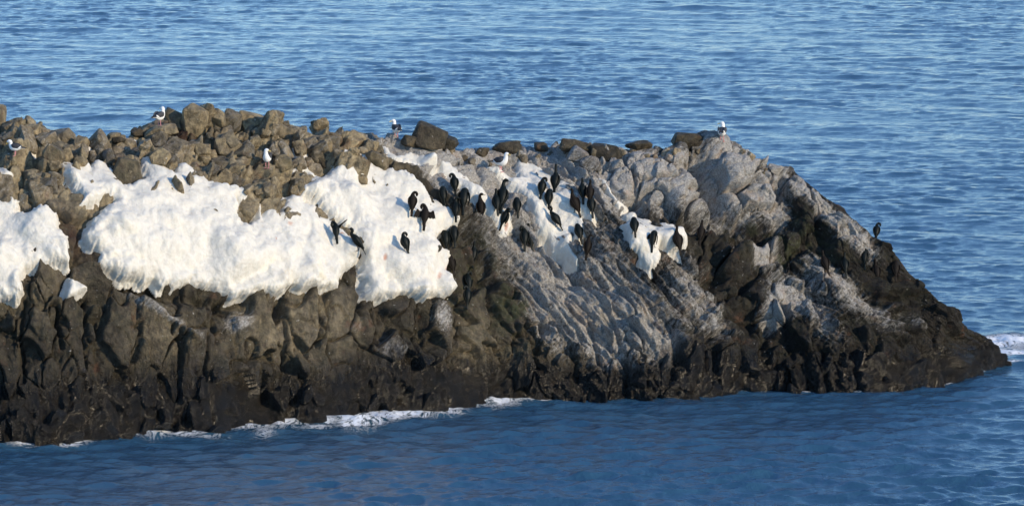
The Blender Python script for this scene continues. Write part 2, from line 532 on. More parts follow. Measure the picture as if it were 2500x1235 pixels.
def make_seeds(n_try, scale, hand=(), only=None):
    S = []
    cells = {}
    def ok(x, s, r):
        g = 0.4
        i, j = int(x // g), int(s // g)
        m = int(r / g) + 1
        for a in range(i - m, i + m + 1):
            for b in range(j - m, j + m + 1):
                for q in cells.get((a, b), ()):
                    if (q[0] - x) ** 2 + (q[1] - s) ** 2 < r * r:
                        return False
        return True
    for (px, py, a, b, ang, h, gx_, gs_) in hand:
        c = int(round((px - PX0) / DPX))
        r = NU + int(round((wl[c] - py) / (wl[c] - rg[c]) * (NF - 1)))
        r = max(0, min(NR - 1, r))
        x, s = XL[r, c], SL[r, c]
        S.append((x, s, a, b, math.radians(ang), h, gx_, gs_, 1.0, 0.30 if py < 640 else 0.12, 0.35))
        cells.setdefault((int(x // 0.4), int(s // 0.4)), []).append((x, s, min(a, b) * 0.9))
    rr = np.random.default_rng(int(scale * 1000) + 3)
    R = rr.integers(0, NR, n_try); C = rr.integers(0, NC, n_try)
    for r, c in zip(R, C):
        if only is not None and only[r, c] < 0.1:
            continue
        x, s = XL[r, c], SL[r, c]
        a, asp, ang, rel = zone(pxs[c], PYA[r, c])
        a *= scale * math.exp(rr.normal(0, 0.28))
        if ok(x, s, a * math.sqrt(asp) * 1.15):
            S.append((x, s, a * asp, a, math.radians(ang), rr.normal(0, 0.30) * a, rr.normal(0, 0.55), rr.normal(0, 0.42), rel, 0.07 if (PYA[r, c] > 640 and pxs[c] < 1150) else (0.05 if mid[r, c] > 0.3 else 0.24), max(0.05, rr.normal(0.36, 0.2))))
            cells.setdefault((int(x // 0.4), int(s // 0.4)), []).append((x, s, a))
    return np.array(S)

def blocks(seeds, XS, SS):
    nr, nc = XS.shape
    out = np.zeros((nr, nc)); edge_o = np.zeros((nr, nc)); rel_o = np.zeros((nr, nc))
    ch = 12; rh = 58
    for c0 in range(0, nc, ch):
        for r0 in range(0, nr, rh):
            x = XS[r0:r0 + rh, c0:c0 + ch].ravel(); s = SS[r0:r0 + rh, c0:c0 + ch].ravel()
            mg = 1.5 if seeds[:, 3].mean() > 0.2 else 0.8
            m = (seeds[:, 0] > x.min() - mg) & (seeds[:, 0] < x.max() + mg) & (seeds[:, 1] > s.min() - mg) & (seeds[:, 1] < s.max() + mg)
            q = seeds[m]
            if len(q) < 3:
                continue
            dx = x[:, None] - q[None, :, 0]; ds = s[:, None] - q[None, :, 1]
            ca, sa = np.cos(q[:, 4]), np.sin(q[:, 4])
            u = dx * ca + ds * sa; w = -dx * sa + ds * ca
            d = np.sqrt((u / q[:, 2]) ** 2 + (w / q[:, 3]) ** 2)
            ii = np.argpartition(d, 1, axis=1)[:, :2]
            d2 = np.take_along_axis(d, ii, 1)
            i1 = ii[np.arange(len(x)), np.argmin(d2, 1)]
            f1 = d2.min(1); f2 = d2.max(1)
            e = f2 - f1
            b = q[i1, 3]
            pl = q[i1, 5] + q[i1, 6] * dx[np.arange(len(x)), i1] + q[i1, 7] * ds[np.arange(len(x)), i1]
            pl = np.clip(pl, -b * 1.2, b * 1.2)
            bul = b * q[i1, 9] * np.sqrt(np.clip(e, 0, 1))
            val = sstep(0.0, 0.22, e) * pl + bul - q[i1, 10] * b * np.exp(-(e / 0.06) ** 2)
            out[r0:r0 + rh, c0:c0 + ch] = (val * q[i1, 8]).reshape(-1, min(ch, nc - c0))
            edge_o[r0:r0 + rh, c0:c0 + ch] = e.reshape(-1, min(ch, nc - c0))
            rel_o[r0:r0 + rh, c0:c0 + ch] = q[i1, 8].reshape(-1, min(ch, nc - c0))
    return out, edge_o, rel_o

# grain of the dipping beds on the middle slab and the right flank: long thin ribs
c45, s45 = math.cos(math.radians(-47)), math.sin(math.radians(-47))
ug = XL * c45 + SL * s45; vg = -XL * s45 + SL * c45
GR = fbm(np.stack([ug * 0.30, vg * 4.0, ug * 0 + 2], -1).reshape(-1, 3), 4, 0.6, ridged=True).reshape(NR, NC)
GR2 = fbm(np.stack([ug * 0.8, vg * 11.0, ug * 0 + 8], -1).reshape(-1, 3), 3, 0.6).reshape(NR, NC)
slabm = sstep(1120, 1230, PXA - (PYA - 600) * 0.35) * (1 - 0.6 * sstep(800, 900, PYA))
slabm *= 1 - sstep(1440, 1500, PXA) * (1 - sstep(500, 580, PYA))
flank = sstep(1900, 2000, PXA)
mid = slabm * (1 - sstep(1660, 1740, PXA)) + 0.6 * flank
# blocks that can be recognised in the photograph: px, py, half-axes (m), direction, height, lean across, lean along
HAND = [
    (1600, 425, 0.62, 0.36, 160, 0.16, 0.1, 0.1), (1510, 462, 0.42, 0.36, 30, 0.12, 0.0, 0.1), (1650, 480, 0.75, 0.5, 150, 0.2, 0.1, -0.1),
    (1560, 395, 0.4, 0.26, 20, 0.1, 0, 0.1), (1490, 505, 0.4, 0.3, 140, 0.05, 0, 0), (1705, 505, 0.35, 0.4, 90, 0.12, 0.1, -0.1),
    (1790, 420, 0.65, 0.62, 120, 0.35, 0.1, 0.05), (1850, 490, 0.6, 0.4, 140, 0.22, 0.1, 0), (1770, 500, 0.4, 0.35, 110, 0.1, 0, -0.2),
    (1960, 500, 0.9, 0.32, 135, 0.25, 0.1, 0), (2030, 560, 0.8, 0.25, 138, 0.18, 0.1, 0), (1930, 590, 0.35, 0.3, 90, 0.1, 0, 0),
    (1850, 630, 0.42, 0.26, 150, 0.2, 0, 0.1), (1750, 610, 0.55, 0.42, 100, 0.22, 0.1, 0), (1690, 620, 0.5, 0.3, 115, 0.1, -0.1, 0),
    (1945, 785, 0.6, 0.36, 112, 0.28, 0.2, 0), (1650, 700, 0.6, 0.26, 120, 0.15, 0, 0),
    (620, 800, 0.85, 0.5, 95, 0.2, 0.25, 0.05), (740, 770, 0.75, 0.34, 92, 0.12, 0.2, 0), (820, 770, 0.7, 0.24, 95, 0.1, 0.1, 0),
    (385, 800, 0.9, 0.45, 115, 0.15, 0.25, 0.1), (290, 800, 0.9, 0.4, 95, 0.18, 0.1, 0), (470, 770, 0.5, 0.32, 110, 0.1, 0.2, 0.1),
    (100, 800, 0.8, 0.42, 95, 0.15, 0, 0), (190, 820, 0.8, 0.3, 95, 0.05, 0.1, 0), (880, 810, 0.32, 0.3, 100, 0.16, 0.1, 0.2),
    (950, 850, 0.5, 0.3, 125, 0.2, 0.1, 0.1), (830, 860, 0.4, 0.34, 100, 0.12, 0.1, 0.2), (1080, 800, 0.8, 0.32, 98, 0.25, 0.1, 0),
    (990, 790, 0.6, 0.26, 95, 0.05, 0, 0), (1160, 810, 0.8, 0.36, 105, 0.2, 0.1, 0), (1245, 765, 0.5, 0.32, 115, 0.2, 0.2, 0), (1205, 655, 0.5, 0.22, 105, 0.08, -0.5, 0),
    (310, 425, 0.35, 0.3, 100, 0.2, 0.1, -0.2), (160, 500, 0.6, 0.36, 140, 0.18, 0.1, 0), (100, 455, 0.5, 0.36, 100, 0.14, 0.1, -0.1),
    (600, 490, 0.6, 0.22, 105, 0.12, 0.1, 0), (660, 430, 0.55, 0.36, 150, 0.2, 0.1, 0), (745, 455, 0.5, 0.3, 150, 0.15, 0, 0), (570, 420, 0.5, 0.4, 160, 0.16, 0.1, -0.1),
    (760, 375, 0.55, 0.3, 135, 0.3, 0.2, 0), (880, 350, 0.5, 0.4, 170, 0.1, 0, 0), (1040, 385, 0.7, 0.3, 140, 0.15, 0.05, 0),
]
wx = 0.055 * fbm(ALL.reshape(-1, 3) * 1.6, 3).reshape(NR, NC)
wsl = 0.055 * fbm(ALL.reshape(-1, 3) * 1.6 + 50, 3).reshape(NR, NC)
B1, E1, R1 = blocks(make_seeds(9000, 1.0, HAND), XL + wx, SL + wsl)
B2, E2, R2 = blocks(make_seeds(26000, 0.40), XL + wx * 0.7, SL + wsl * 0.7)

flat = ALL.reshape(-1, 3)
NZ1 = fbm(flat * 0.55 + 9, 3).reshape(NR, NC)
NZ2 = fbm(flat * 2.6 + 31, 5, 0.55).reshape(NR, NC)
RZ = fbm(flat * 1.5 + 77, 4, 0.5, ridged=True).reshape(NR, NC)
WATERH = ALL[:, :, 2]
low = 1 - sstep(0.4, 1.7, WATERH + 0.5 * NZ1)
B3, E3, R3 = blocks(make_seeds(60000, 0.21, only=mid), XL + wx * 0.4, SL + wsl * 0.4)
cliffm = sstep(620, 700, PYA) * (1 - sstep(1120, 1240, PXA))
DISP = B1 * 0.95 + B2 * (0.5 - 0.24 * cliffm - 0.2 * mid) + mid * B3 * 0.6 + 0.12 * NZ1 + (0.032 - 0.014 * cliffm) * NZ2 + (0.030 - 0.012 * cliffm) * RZ + mid * (0.125 * GR + 0.06 * GR2) + low * 0.06 * fbm(flat * np.array([3.2, 3.2, 1.5]) + 5, 3, 0.5, ridged=True).reshape(NR, NC)
# gullies, clefts and hollows that show dark in the photograph
CUTS = [
    (((1700, 375), (1715, 420), (1735, 470), (1760, 520), (1800, 552)), 22, .75), (((1545, 430), (1552, 465), (1546, 492), (1525, 508)), 4.5, .22),
    (((1470, 438), (1488, 412), (1520, 398)), 5, .16), (((1130, 560), (1150, 600), (1172, 645), (1198, 694)), 15, .42),
    (((1065, 580), (1085, 615), (1108, 670), (1125, 700)), 16, .30), (((1095, 700), (1130, 735)), 14, .25), (((1340, 622), (1372, 652), (1402, 684)), 13, .40),
    (((1560, 664), (1592, 694)), 12, .35), (((1612, 622), (1640, 632), (1664, 640)), 6, .2), (((1738, 620), (1752, 690), (1800, 755), (1870, 792)), 20, .36),
    (((1830, 655), (1900, 632), (1960, 600)), 13, .25), (((1812, 580), (1850, 595), (1900, 560)), 14, .28), (((1898, 486), (1903, 440)), 8, .28), (((1990, 590), (2045, 650), (2100, 700), (2150, 745)), 22, .26),
    (((1860, 566), (1780, 560), (1690, 540)), 17, .5), (((300, 692), (420, 722), (540, 746)), 15, .32), (((882, 640), (888, 715), (868, 765)), 10, .26),
    (((515, 800), (540, 762), (570, 742)), 16, .30), (((150, 600), (190, 648)), 13, .15), (((705, 900), (660, 965), (640, 985)), 18, .28),
    (((1882, 800), (1862, 860), (1850, 890)), 14, .34), (((1632, 790), (1648, 862), (1640, 920)), 9, .24), (((1508, 830), (1530, 905), (1528, 960)), 8, .2),
    (((1440, 790), (1462, 885)), 8, .2), (((1320, 800), (1308, 860)), 8, .22), (((1395, 850), (1410, 930)), 7, .2), (((2005, 860), (2020, 950)), 8, .24), (((2085, 850), (2100, 950)), 8, .22),
    (((1745, 850), (1760, 950)), 8, .2), (((920, 740), (930, 780)), 14, .26), (((1112, 760), (1100, 840), (1110, 900)), 9, .24), (((1030, 770), (1035, 860)), 8, .2),
    (((560, 860), (572, 960)), 10, .18), (((240, 860), (250, 960)), 10, .18), (((790, 950), (800, 1020)), 10, .22), (((825, 655), (850, 690)), 7, .2),
    (((1228, 745), (1262, 830)), 5, .12), (((385, 300), (415, 306)), 10, .2),
    (((62, 735), (50, 830), (58, 930)), 5, .22), (((140, 745), (150, 850)), 4.5, .2), (((218, 730), (205, 830), (212, 900)), 5, .22), (((338, 790), (320, 880)), 5, .18), (((428, 800), (440, 900), (434, 980)), 5, .2),
    (((505, 820), (500, 930)), 5, .2), (((690, 740), (700, 830), (694, 900)), 4.5, .2), (((768, 725), (776, 850)), 4, .18), (((905, 760), (915, 840)), 5, .2), (((1015, 760), (1010, 900)), 5, .2), (((1180, 860), (1190, 960)), 5, .2),
    (((500, 310), (560, 330)), 9, .14), (((690, 345), (760, 400), (790, 420)), 9, .22), (((930, 425), (1000, 446), (1045, 480), (1072, 512)), 5, .10),
]
m = (PYA > 200)
for pts, w_, dep in CUTS:
    xs = [p[0] for p in pts]; ys = [p[1] for p in pts]
    c0 = max(0, int((min(xs) - 4 * w_ - PX0) / DPX)); c1 = min(NC, int((max(xs) + 4 * w_ - PX0) / DPX) + 1)
    jx = 5 * NZ2[:, c0:c1]
    d = seg_dist(PXA[:, c0:c1] + jx, PYA[:, c0:c1] + jx, pts)
    DISP[:, c0:c1] -= dep * np.exp(-(d / w_) ** 2)
# long spines standing proud
RIBS = [(((1085, 540), (1160, 640), (1240, 720)), 12, .10), (((950, 416), (1005, 432), (1060, 478), (1110, 530)), 7, .22), (((1075, 430), (1160, 540), (1260, 640), (1420, 790)), 16, .12),
        (((1430, 440), (1480, 540), (1540, 640), (1610, 760)), 16, .14), (((1920, 425), (2010, 500), (2090, 570), (2140, 620)), 18, .16),
        (((1990, 690), (2080, 760), (2180, 850)), 18, .12), (((320, 715), (400, 775), (460, 830)), 8, .14), (((1690, 590), (1760, 560), (1830, 590)), 15, .12)]
for pts, w_, dep in RIBS:
    d = seg_dist(PXA + 5 * NZ2, PYA + 5 * NZ2, pts)
    DISP += dep * np.exp(-(d / w_) ** 2)
# keep the outline near the traced ridge
rowi = np.arange(NR)[:, None]
nearr = np.exp(-((rowi - (NU + NF)) / 14.0) ** 2)
DISP *= 1 - (0.45 + 0.4 * flank) * nearr
DISP[:3] *= 0.3
tip = sstep(2300, 2450, PXA)
DISP *= 1 - 0.35 * tip
ROCK = ALL + N0 * DISP[:, :, None]

# ------------------------------------------------------------------ what coats the rock
def blob(px, py, rx, ry, ang=0.0):
    a = math.radians(ang)
    dx, dy = PXA - px, PYA - py
    u = dx * math.cos(a) + dy * math.sin(a); w_ = -dx * math.sin(a) + dy * math.cos(a)
    return np.exp(-((u / rx) ** 2 + (w_ / ry) ** 2))

GU = np.full((NR, NC), 0.02)
for (x, y, rx, ry, a, val) in [
        (1350, 650, 330, 120, 48, .52), (1250, 600, 200, 90, 48, .22), (1450, 520, 160, 90, 50, .30), (1180, 430, 130, 50, 25, .75), (1330, 420, 150, 60, 30, .7), (1080, 400, 90, 40, 35, .55),
        (1600, 450, 140, 75, 15, .85), (1500, 430, 60, 60, 0, .4), (1800, 430, 110, 90, 50, .95), (1880, 500, 80, 30, 50, .5), (2000, 520, 130, 24, 42, .75), (2080, 590, 90, 20, 42, .55),
        (1850, 625, 45, 26, 20, .9), (2060, 700, 120, 40, 42, .62), (2230, 800, 60, 20, 46, .35), (2000, 800, 110, 30, 42, .3), (1950, 720, 90, 50, 40, .3), (1560, 780, 150, 70, 55, .42), (1450, 830, 170, 50, 55, .36), (1660, 860, 70, 40, 60, .35), (1330, 800, 90, 40, 60, .45), (1690, 730, 90, 60, 55, .4), (1890, 765, 34, 50, 10, .75),
        (1070, 775, 26, 60, -10, .55), (580, 785, 40, 30, -40, .6), (950, 860, 50, 50, 40, .5), (860, 800, 40, 24, 0, .3), (370, 755, 90, 16, 33, .55), (470, 820, 60, 14, 33, .3),
        (930, 345, 200, 40, 12, .30), (620, 300, 80, 30, 10, .25), (1000, 380, 120, 40, 30, .45), (430, 400, 300, 60, 0, .30), (1500, 390, 200, 30, 0, .35), (1640, 640, 80, 50, 50, .25),
        (1740, 560, 40, 20, 20, .5), (1800, 700, 200, 120, 0, .13), (2060, 800, 220, 80, 42, .16), (25, 1040, 26, 20, 40, .7), (95, 1040, 10, 26, -20, .5), (1760, 800, 60, 40, 50, .3), (2150, 790, 60, 30, 45, .2)]:
    GU += val * blob(x, y, rx, ry, a)
GU = np.clip(GU, 0, 0.95)
TAN = sstep(-50, 60, PXA) * (1 - sstep(820, 1060, PXA)) * (1 - sstep(500, 640, PYA)) * 0.85 + 0.10 * (1 - sstep(1200, 1900, PXA))
TAN = np.where(PXA < 60, np.maximum(TAN, 0.8 * (1 - sstep(520, 640, PYA))), TAN)
for (x, y, rx, ry, a, val) in [(640, 800, 80, 110, 0, .42), (740, 790, 60, 90, 0, .4), (380, 820, 90, 80, 20, .36), (830, 780, 50, 80, 0, .3), (160, 640, 60, 50, 30, .3), (2000, 930, 300, 22, 0, .22),
                               (1250, 900, 300, 60, 0, .12), (60, 730, 150, 60, 0, .18), (1160, 830, 70, 90, 0, .3), (1420, 950, 200, 25, 0, .25)]:
    TAN += val * blob(x, y, rx, ry, a)
TAN = np.clip(TAN, 0, 1)
WET = np.clip(1.15 - WATERH / (1.8 - 0.6 * sstep(1000, 1300, PXA) - 0.15 * sstep(1800, 2300, PXA)) + 0.18 * NZ1, 0, 1)
WET = np.clip(WET + 0.5 * blob(2100, 880, 120, 30, 38) + 0.3 * blob(1700, 860, 70, 50, 50), 0, 1)
SOIL = np.clip(1.3 * blob(445, 335, 75, 15, 2) + 1.0 * blob(170, 580, 30, 60, -35) + 0.9 * blob(655, 407, 30, 8, 0) + 0.4 * blob(230, 375, 60, 15, 0), 0, 1)
GREEN = np.clip(0.12 + 0.7 * blob(1260, 760, 50, 60, 0) + 0.5 * blob(1920, 600, 120, 60, 20) + 0.4 * blob(1160, 700, 60, 100, 0) + 0.5 * blob(1880, 450, 25, 20, 0), 0, 1)
rock_me = mesh_np('rock_islet', ROCK.reshape(-1, 3), grid_faces(NR, NC),
                  dict(guano=GU, tan=TAN, wet=WET, soil=SOIL, green=GREEN))
islet = link('rock_islet', rock_me, M_ROCK)
tagged(islet, kind='structure')

def look(px, py):
    """bilinear read of grid fields at a picture position on the seen face"""
    px = np.asarray(px, float); py = np.asarray(py, float)
    c = np.clip((px - PX0) / DPX, 0, NC - 1.001)
    c0 = c.astype(int); fc = c - c0
    w_ = wl[c0] * (1 - fc) + wl[c0 + 1] * fc; r_ = rg[c0] * (1 - fc) + rg[c0 + 1] * fc
    vv = np.clip((w_ - py) / (w_ - r_), 0, 1)
    r = NU + vv * (NF - 1)
    r0 = np.minimum(r.astype(int), NR - 2); fr = r - r0
    def get(F):
        f_ = fc[..., None] if F.ndim == 3 else fc
        g_ = fr[..., None] if F.ndim == 3 else fr
        return ((F[r0, c0] * (1 - f_) + F[r0, c0 + 1] * f_) * (1 - g_) + (F[r0 + 1, c0] * (1 - f_) + F[r0 + 1, c0 + 1] * f_) * g_)
    return get

def blur(F, n):
    k_ = np.ones(2 * n + 1) / (2 * n + 1)
    for _ in range(2):
        F = np.apply_along_axis(lambda a: np.convolve(np.pad(a, n, mode='edge'), k_, 'valid'), 0, F)
        F = np.apply_along_axis(lambda a: np.convolve(np.pad(a, n, mode='edge'), k_, 'valid'), 1, F)
    return F

DB = blur(DISP, 17)
DBS = blur(DISP, 4)

# ------------------------------------------------------------------ ice and snow
RUST = [(1222, 572, 9, 16), (1408, 515, 9, 18), (695, 560, 12, 8), (660, 598, 4, 8), (822, 585, 14, 6), (840, 600, 8, 10), (928, 640, 8, 16), (1060, 680, 10, 14), (735, 600, 30, 5), (640, 660, 50, 6),
        (1510, 640, 4, 5), (1085, 665, 5, 20), (1120, 520, 12, 6), (700, 540, 30, 6)]
STAIN = [(250, 640, 90, 40, .3), (440, 660, 120, 40, .35), (700, 690, 120, 40, .4), (900, 640, 40, 50, .25), (1380, 620, 40, 40, .4), (1570, 640, 40, 30, .45), (945, 690, 40, 30, .4), (1060, 680, 30, 40, .45), (1020, 600, 60, 60, .25), (960, 560, 60, 40, .3), (1545, 585, 14, 12, .6), (1530, 640, 40, 30, .35), (1325, 575, 30, 30, .4), (760, 640, 120, 50, .25),
         (560, 680, 200, 40, .2), (1400, 580, 40, 30, .3), (1230, 560, 25, 40, .4), (20, 690, 50, 60, .3), (860, 560, 40, 30, .3)]

def ice(name, poly, label, cat, T, edge_w, lump, rough=1.0, step=2.0, conform=0.0, group=None):
    poly = np.array(poly, float)
    x0, y0 = poly.min(0) - 14; x1, y1 = poly.max(0) + 14
    gx_, gy_ = np.meshgrid(np.arange(x0, x1, step), np.arange(y0, y1, step))
    d = seg_dist(gx_, gy_, poly, True)
    d = np.where(inside(gx_, gy_, poly), d, -d)
    z = np.zeros(gx_.size)
    e1 = fbm(np.stack([gx_.ravel() / 17, gy_.ravel() / 24, z + 4], -1), 3).reshape(gx_.shape)
    e2 = fbm(np.stack([gx_.ravel() / 6, gy_.ravel() / 11, z + 9], -1), 2).reshape(gx_.shape)
    e3 = fbm(np.stack([gx_.ravel() / 3.2, gy_.ravel() / 3.6, z + 14], -1), 2).reshape(gx_.shape)
    d = d + rough * (4.4 * e1 + 1.8 * e2 + 0.8 * e3)
    dm = d * 0.0092
    get = look(gx_, gy_)
    P = get(ALL); Nn = get(N0)
    cf = np.clip(conform + 0.0 * gx_, 0, 1)
    base = get(DB) * (1 - cf) + get(DBS) * cf
    qd = np.clip(dm / edge_w, 0, 1)
    prof = np.sqrt(np.clip(1 - (1 - qd) ** 2, 0, 1))
    ins = d > 0
    top = np.where(ins.any(0), gy_[np.argmax(ins, 0), np.arange(gx_.shape[1])], y0)
    bot = np.where(ins.any(0), gy_[gx_.shape[0] - 1 - np.argmax(ins[::-1], 0), np.arange(gx_.shape[1])], y1)
    kt = np.ones(31) / 31
    top = np.convolve(np.pad(top, 15, mode='edge'), kt, 'valid'); bot = np.convolve(np.pad(bot, 15, mode='edge'), kt, 'valid')
    dn_ = np.clip((gy_ - top) / np.maximum(bot - top, 40), 0, 1)
    low_ = 0.30 + 0.70 * sstep(0.05, 0.6, dn_)
    Pf = P.reshape(-1, 3)
    sab = lambda q: np.sqrt(q * q + 0.03)
    big = sab(fbm(Pf * np.array([0.85, 0.85, 0.75]) + 3, 2, 0.4))
    mid_ = sab(fbm(Pf * np.array([2.4, 2.4, 2.0]) + 13, 2, 0.5))
    run = fbm(Pf * np.array([6.5, 6.5, 1.2]) + 23, 2, 0.5)
    fine = fbm(Pf * np.array([9.0, 9.0, 7.0]) + 33, 3, 0.55)
    rim = 0.25 + 0.75 * np.exp(-np.clip(dm, 0, 9) / 0.8)
    h = T * low_ * (0.75 + 0.5 * fbm(Pf * 0.7, 2).reshape(gx_.shape)) * prof
    h += lump * prof * (0.4 + 0.6 * low_) * (big.reshape(gx_.shape) * 0.50 + rim * (mid_ * 0.17 + run * 0.0).reshape(gx_.shape) + fine.reshape(gx_.shape) * 0.012)
    h = np.where(dm < 0, dm * 1.8 + 0.02, h)
    V = P + Nn * (base + h)[:, :, None]
    # heavy lower rims sag outwards a little
    f = grid_faces(*gx_.shape)
    keep = (dm.ravel()[f] > -0.10).all(1)
    ok_r = np.interp(gx_, pxs, rg)
    keep &= (gy_.ravel()[f] > ok_r.ravel()[f] + 1).all(1)
    f = f[keep]
    used, inv = np.unique(f.ravel(), return_inverse=True)
    st = np.zeros(gx_.size); ru = np.zeros(gx_.size)
    for (x, y, rx, ry, val) in STAIN:
        st += val * np.exp(-(((gx_ - x) / rx) ** 2 + ((gy_ - y) / ry) ** 2)).ravel()
    for (x, y, rx, ry) in RUST:
        ru += (0.9 if rx < 20 else 0.5) * np.exp(-(((gx_ - x) / rx) ** 2 + ((gy_ - y) / ry) ** 2)).ravel()
    me = mesh_np(name, V.reshape(-1, 3)[used], inv.reshape(-1, 4), dict(stain=np.clip(st, 0, 1)[used], rust=np.clip(ru, 0, 1)[used]))
    o = link(name, me, M_ICE)
    tagged(o, label, cat, group)
    return o

G_ICE = 'sheets of frozen spray on the islet'
G_SNOW = 'thin snow patches among the stones'
ICE_A = [(-90, 490), (32, 494), (44, 499), (40, 525), (68, 530), (97, 513), (136, 533), (139, 567), (162, 587), (167, 616), (165, 655), (120, 652), (60, 664), (50, 690), (57, 722), (38, 740), (-90, 738)]
ICE_B = [(134, 412), (155, 403), (207, 402), (220, 413), (228, 399), (256, 395), (262, 408), (278, 421), (285, 441), (298, 457), (343, 447), (356, 434), (340, 399), (366, 389), (375, 403), (408, 413), (421, 431),
         (430, 408), (447, 402), (486, 431), (505, 444), (537, 454), (573, 463), (599, 480), (592, 509), (573, 489), (576, 520), (580, 548), (605, 553), (625, 541), (628, 505), (633, 538), (644, 519), (664, 496), (677, 525), (700, 486),
         (725, 486), (738, 499), (767, 512), (774, 535), (800, 538), (830, 560), (850, 585), (868, 610), (876, 630), (866, 645), (853, 655), (838, 664), (826, 678), (814, 709), (760, 709), (721, 713), (705, 698), (682, 717), (655, 733),
         (639, 721), (620, 721), (589, 725), (566, 733), (536, 714), (505, 702), (459, 691), (427, 704), (412, 694), (392, 708), (373, 683), (346, 696), (334, 683), (299, 689), (272, 671), (253, 663), (229, 652),
         (236, 630), (215, 612), (195, 590), (210, 564), (223, 545), (240, 528), (274, 499), (248, 489), (222, 513), (204, 522), (176, 532), (186, 515), (192, 500), (172, 470), (155, 447)]
ICE_D = [(761, 444), (806, 430), (816, 386), (840, 376), (893, 380), (900, 408), (925, 418), (949, 424), (985, 438), (1020, 462), (1045, 486), (1066, 505), (1088, 525), (1112, 545), (1114, 556), (1098, 560), (1070, 574),
         (1066, 592), (1085, 602), (1101, 622), (1094, 650), (1098, 690), (1106, 712), (1082, 733), (1051, 721), (1024, 740), (1008, 733), (997, 725), (970, 721), (946, 733), (907, 733), (888, 721), (890, 702), (878, 672), (882, 643),
         (884, 625), (872, 604), (862, 584), (842, 562), (818, 543), (800, 530), (784, 515), (770, 500), (742, 488), (728, 478), (742, 462)]
ICE_E = [(1060, 402), (1084, 408), (1107, 422), (1143, 455), (1169, 481), (1191, 500), (1217, 526), (1237, 552), (1238, 571), (1227, 591), (1211, 588), (1198, 565), (1182, 549), (1156, 526), (1140, 507), (1118, 480), (1101, 458), (1081, 432)]
ICE_F = [(1262, 408), (1300, 414), (1327, 428), (1350, 443), (1374, 458), (1395, 473), (1414, 485), (1430, 500), (1448, 521), (1450, 545), (1443, 567), (1428, 556), (1416, 548), (1424, 570), (1422, 590), (1412, 607), (1399, 600), (1394, 585),
         (1393, 611), (1396, 632), (1411, 652), (1404, 658), (1388, 648), (1378, 632), (1350, 620), (1338, 600), (1318, 590), (1302, 573), (1293, 550), (1282, 524), (1268, 502), (1250, 487), (1225, 465), (1195, 445), (1170, 425), (1200, 428), (1240, 452),
         (1270, 454), (1258, 430)]
ICE_G = [(1522, 533), (1535, 522), (1550, 522), (1553, 533), (1571, 540), (1590, 537), (1593, 556), (1613, 551), (1642, 556), (1652, 566), (1668, 577), (1673, 610), (1667, 630), (1652, 622), (1635, 622), (1619, 621), (1606, 616), (1603, 625), (1610, 639),
         (1605, 661), (1584, 673), (1567, 663), (1556, 648), (1535, 635), (1527, 610), (1522, 588), (1514, 566), (1534, 560), (1536, 545)]
